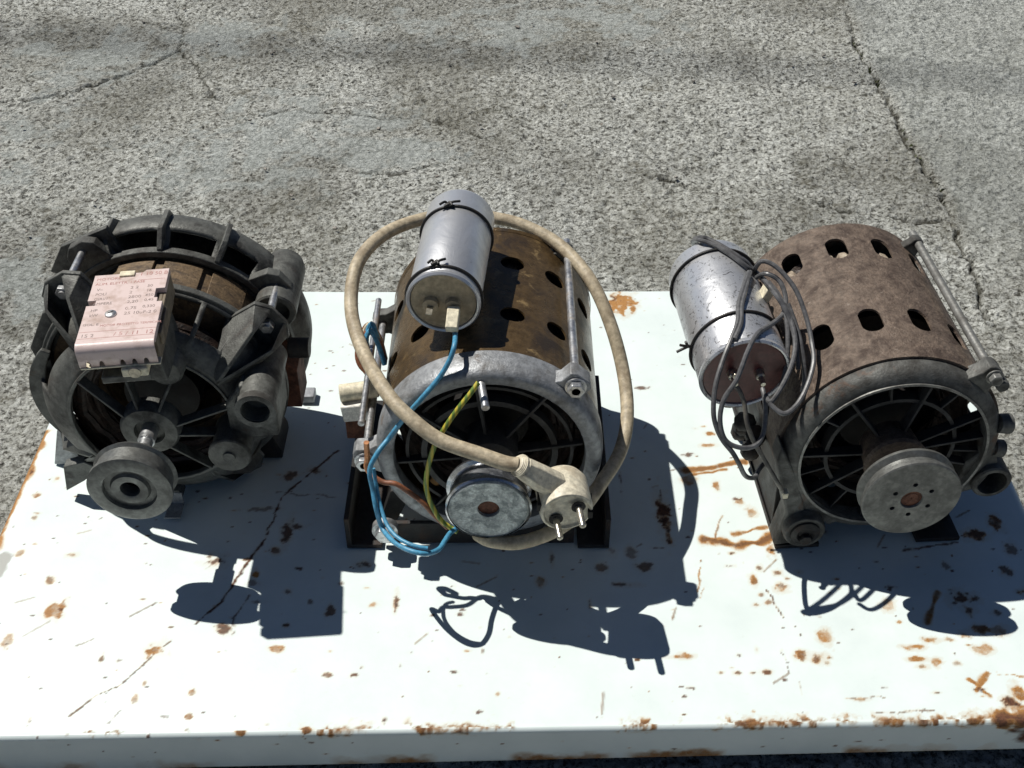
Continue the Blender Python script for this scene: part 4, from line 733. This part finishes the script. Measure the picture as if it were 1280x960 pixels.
# ------------------------------------------------------------------ its capacitor, hung on the flank
F3 = Vector([(0.1731, 0.6850, 0.1584)][0]); R3 = Vector([(0.1604, 0.8060, 0.1679)][0])
c3 = capacitor('capacitor', F3, R3-F3, (R3-F3).length, .0340, 'scratched silver can capacitor with maroon end tangled in black leads', M['can_s'], M['maroon'], (.030, .104))
for x, z in ((-.010, .002), (.011, .000)):
    MB().lathe([(.002, .0040), (-.004, .0036), (-.005, .0022), (-.012, .0020)], 14, (x, 0, z), (0, 1, 0)).build('terminal', M['brass'], c3, .0002)
MB().hexa((-.010, -.004, .008), (-.010, -.010, .008), .0028).build('terminal_nut', M['brass'], c3, .0003)
mb = MB()
for e, f in ((-.010, .004), (-.012, -.003), (-.006, .007)): mb.tube([(-.033, .030, .004), (-.037, .029, .005), (-.034+e, .028, .004+f)], .0011, 7)
mb.build('twist', M['tie'], c3)
MB().box((.036, .060, -.012), (.030, .016, .003), rm('Y', 25)).build('hanger', M['black_iron'], c3, .0006)
LEADS = [
 [(0.1557, 0.8320, 0.1675), (0.1473, 0.8200, 0.1858), (0.1478, 0.7997, 0.2016), (0.1574, 0.7917, 0.2031), (0.1692, 0.7802, 0.2018), (0.1827, 0.7694, 0.1964), (0.1975, 0.7755, 0.1807), (0.1970, 0.7340, 0.1984), (0.2035, 0.7220, 0.1931), (0.2084, 0.7120, 0.1849), (0.2101, 0.6980, 0.1770), (0.2057, 0.6820, 0.1709), (0.1979, 0.6680, 0.1635), (0.1878, 0.6550, 0.1578), (0.1855, 0.6640, 0.1561)],
 [(0.1586, 0.8340, 0.1678), (0.1487, 0.8220, 0.1868), (0.1493, 0.8020, 0.2023), (0.1557, 0.7980, 0.2034), (0.1664, 0.7878, 0.2027), (0.1787, 0.7781, 0.1987), (0.1908, 0.7724, 0.1898), (0.1946, 0.7420, 0.1993), (0.2017, 0.7300, 0.1946), (0.2071, 0.7180, 0.1886), (0.2101, 0.7060, 0.1820), (0.2112, 0.6940, 0.1726), (0.2119, 0.6840, 0.1639)],
 [(0.1894, 0.7725, 0.1913), (0.1894, 0.7570, 0.2102), (0.1969, 0.7520, 0.2114), (0.2066, 0.7440, 0.2060), (0.2150, 0.7330, 0.1976), (0.2211, 0.7160, 0.1848), (0.2231, 0.7000, 0.1754), (0.2220, 0.6840, 0.1708), (0.2151, 0.6660, 0.1637), (0.2059, 0.6520, 0.1573), (0.1952, 0.6450, 0.1551), (0.1855, 0.6520, 0.1589)],
 [(0.1830, 0.7634, 0.1961), (0.1728, 0.7330, 0.1983), (0.1683, 0.7180, 0.1975), (0.1653, 0.6999, 0.1956), (0.1582, 0.6832, 0.1916), (0.1509, 0.6680, 0.1824), (0.1458, 0.6550, 0.1708), (0.1449, 0.6450, 0.1566), (0.1478, 0.6400, 0.1456), (0.1529, 0.6360, 0.1367), (0.1603, 0.6320, 0.1285), (0.1658, 0.6300, 0.1192), (0.1731, 0.6340, 0.1030), (0.1838, 0.6480, 0.0874), (0.1887, 0.6580, 0.0852), (0.1948, 0.6680, 0.0832)],
 [(0.1898, 0.7631, 0.1911), (0.1933, 0.7520, 0.2026), (0.2030, 0.7460, 0.2001), (0.2068, 0.7340, 0.1932), (0.2038, 0.7220, 0.1871), (0.1924, 0.7061, 0.1894), (0.1782, 0.6878, 0.1947), (0.1698, 0.6740, 0.1901), (0.1611, 0.6580, 0.1765), (0.1522, 0.6500, 0.1645), (0.1497, 0.6420, 0.1516), (0.1539, 0.6360, 0.1383), (0.1642, 0.6340, 0.1322), (0.1759, 0.6370, 0.1302), (0.1829, 0.6440, 0.1340), (0.1854, 0.6540, 0.1447), (0.1848, 0.6620, 0.1540), (0.1838, 0.6700, 0.1579)],
 [(0.1846, 0.7647, 0.1952), (0.1753, 0.7336, 0.1979), (0.1704, 0.7162, 0.1974), (0.1675, 0.6987, 0.1958), (0.1610, 0.6836, 0.1928)],
 [(0.2078, 0.7280, 0.1916), (0.2131, 0.7120, 0.1811), (0.2160, 0.6960, 0.1710), (0.2176, 0.6840, 0.1577), (0.2164, 0.6780, 0.1472)],
 [(0.1951, 0.7480, 0.1980), (0.2028, 0.7350, 0.1924), (0.2054, 0.7160, 0.1856), (0.2055, 0.7000, 0.1738), (0.2036, 0.6880, 0.1606), (0.2002, 0.6800, 0.1502)],
]
inv3 = c3.matrix_basis.inverted()
for k, p in enumerate(LEADS): MB().tube([inv3 @ Vector(q) for q in p], .00185, 9).build('black_lead', M['blackw'], c3)
MB().tube([inv3 @ Vector(q) for q in [(0.1647, 0.6740, 0.1561), (0.1676, 0.6720, 0.1539), (0.1716, 0.6680, 0.1457), (0.1744, 0.6600, 0.1322), (0.1801, 0.6550, 0.1190), (0.1890, 0.6500, 0.1048), (0.1990, 0.6480, 0.0874), (0.2079, 0.6480, 0.0719)]], .0018, 9).build('grey_lead', grimy('grey_pvc', (.17, .155, .13), (.07, .065, .06), 0, (.4, .6), 80), c3)
MB().box(inv3 @ Vector([(0.2094, 0.6480, 0.0702)][0]), (.004, .006, .006)).build('lead_end', M['cream'], c3, .0006)
MB().box(inv3 @ Vector([(0.1953, 0.7480, 0.1875)][0]), (.007, .010, .013), rm('Y', 20)).build('splice', M['cream'], c3, .0008)
# ------------------------------------------------------------------ overhead service cable that shades the concrete
oc = MB().tube([(x, 4.80-.10*(x+4.94), 9.455+.006*(x+4.94)**2) for x in (-12, -9, -7, -6, -4.94, -3.6, -2, 0, 3)], .011, 10, 8).build('overhead_cable', M['blackw'])
oc['label'] = 'black overhead service cable strung high above the yard'; oc['category'] = 'cable'
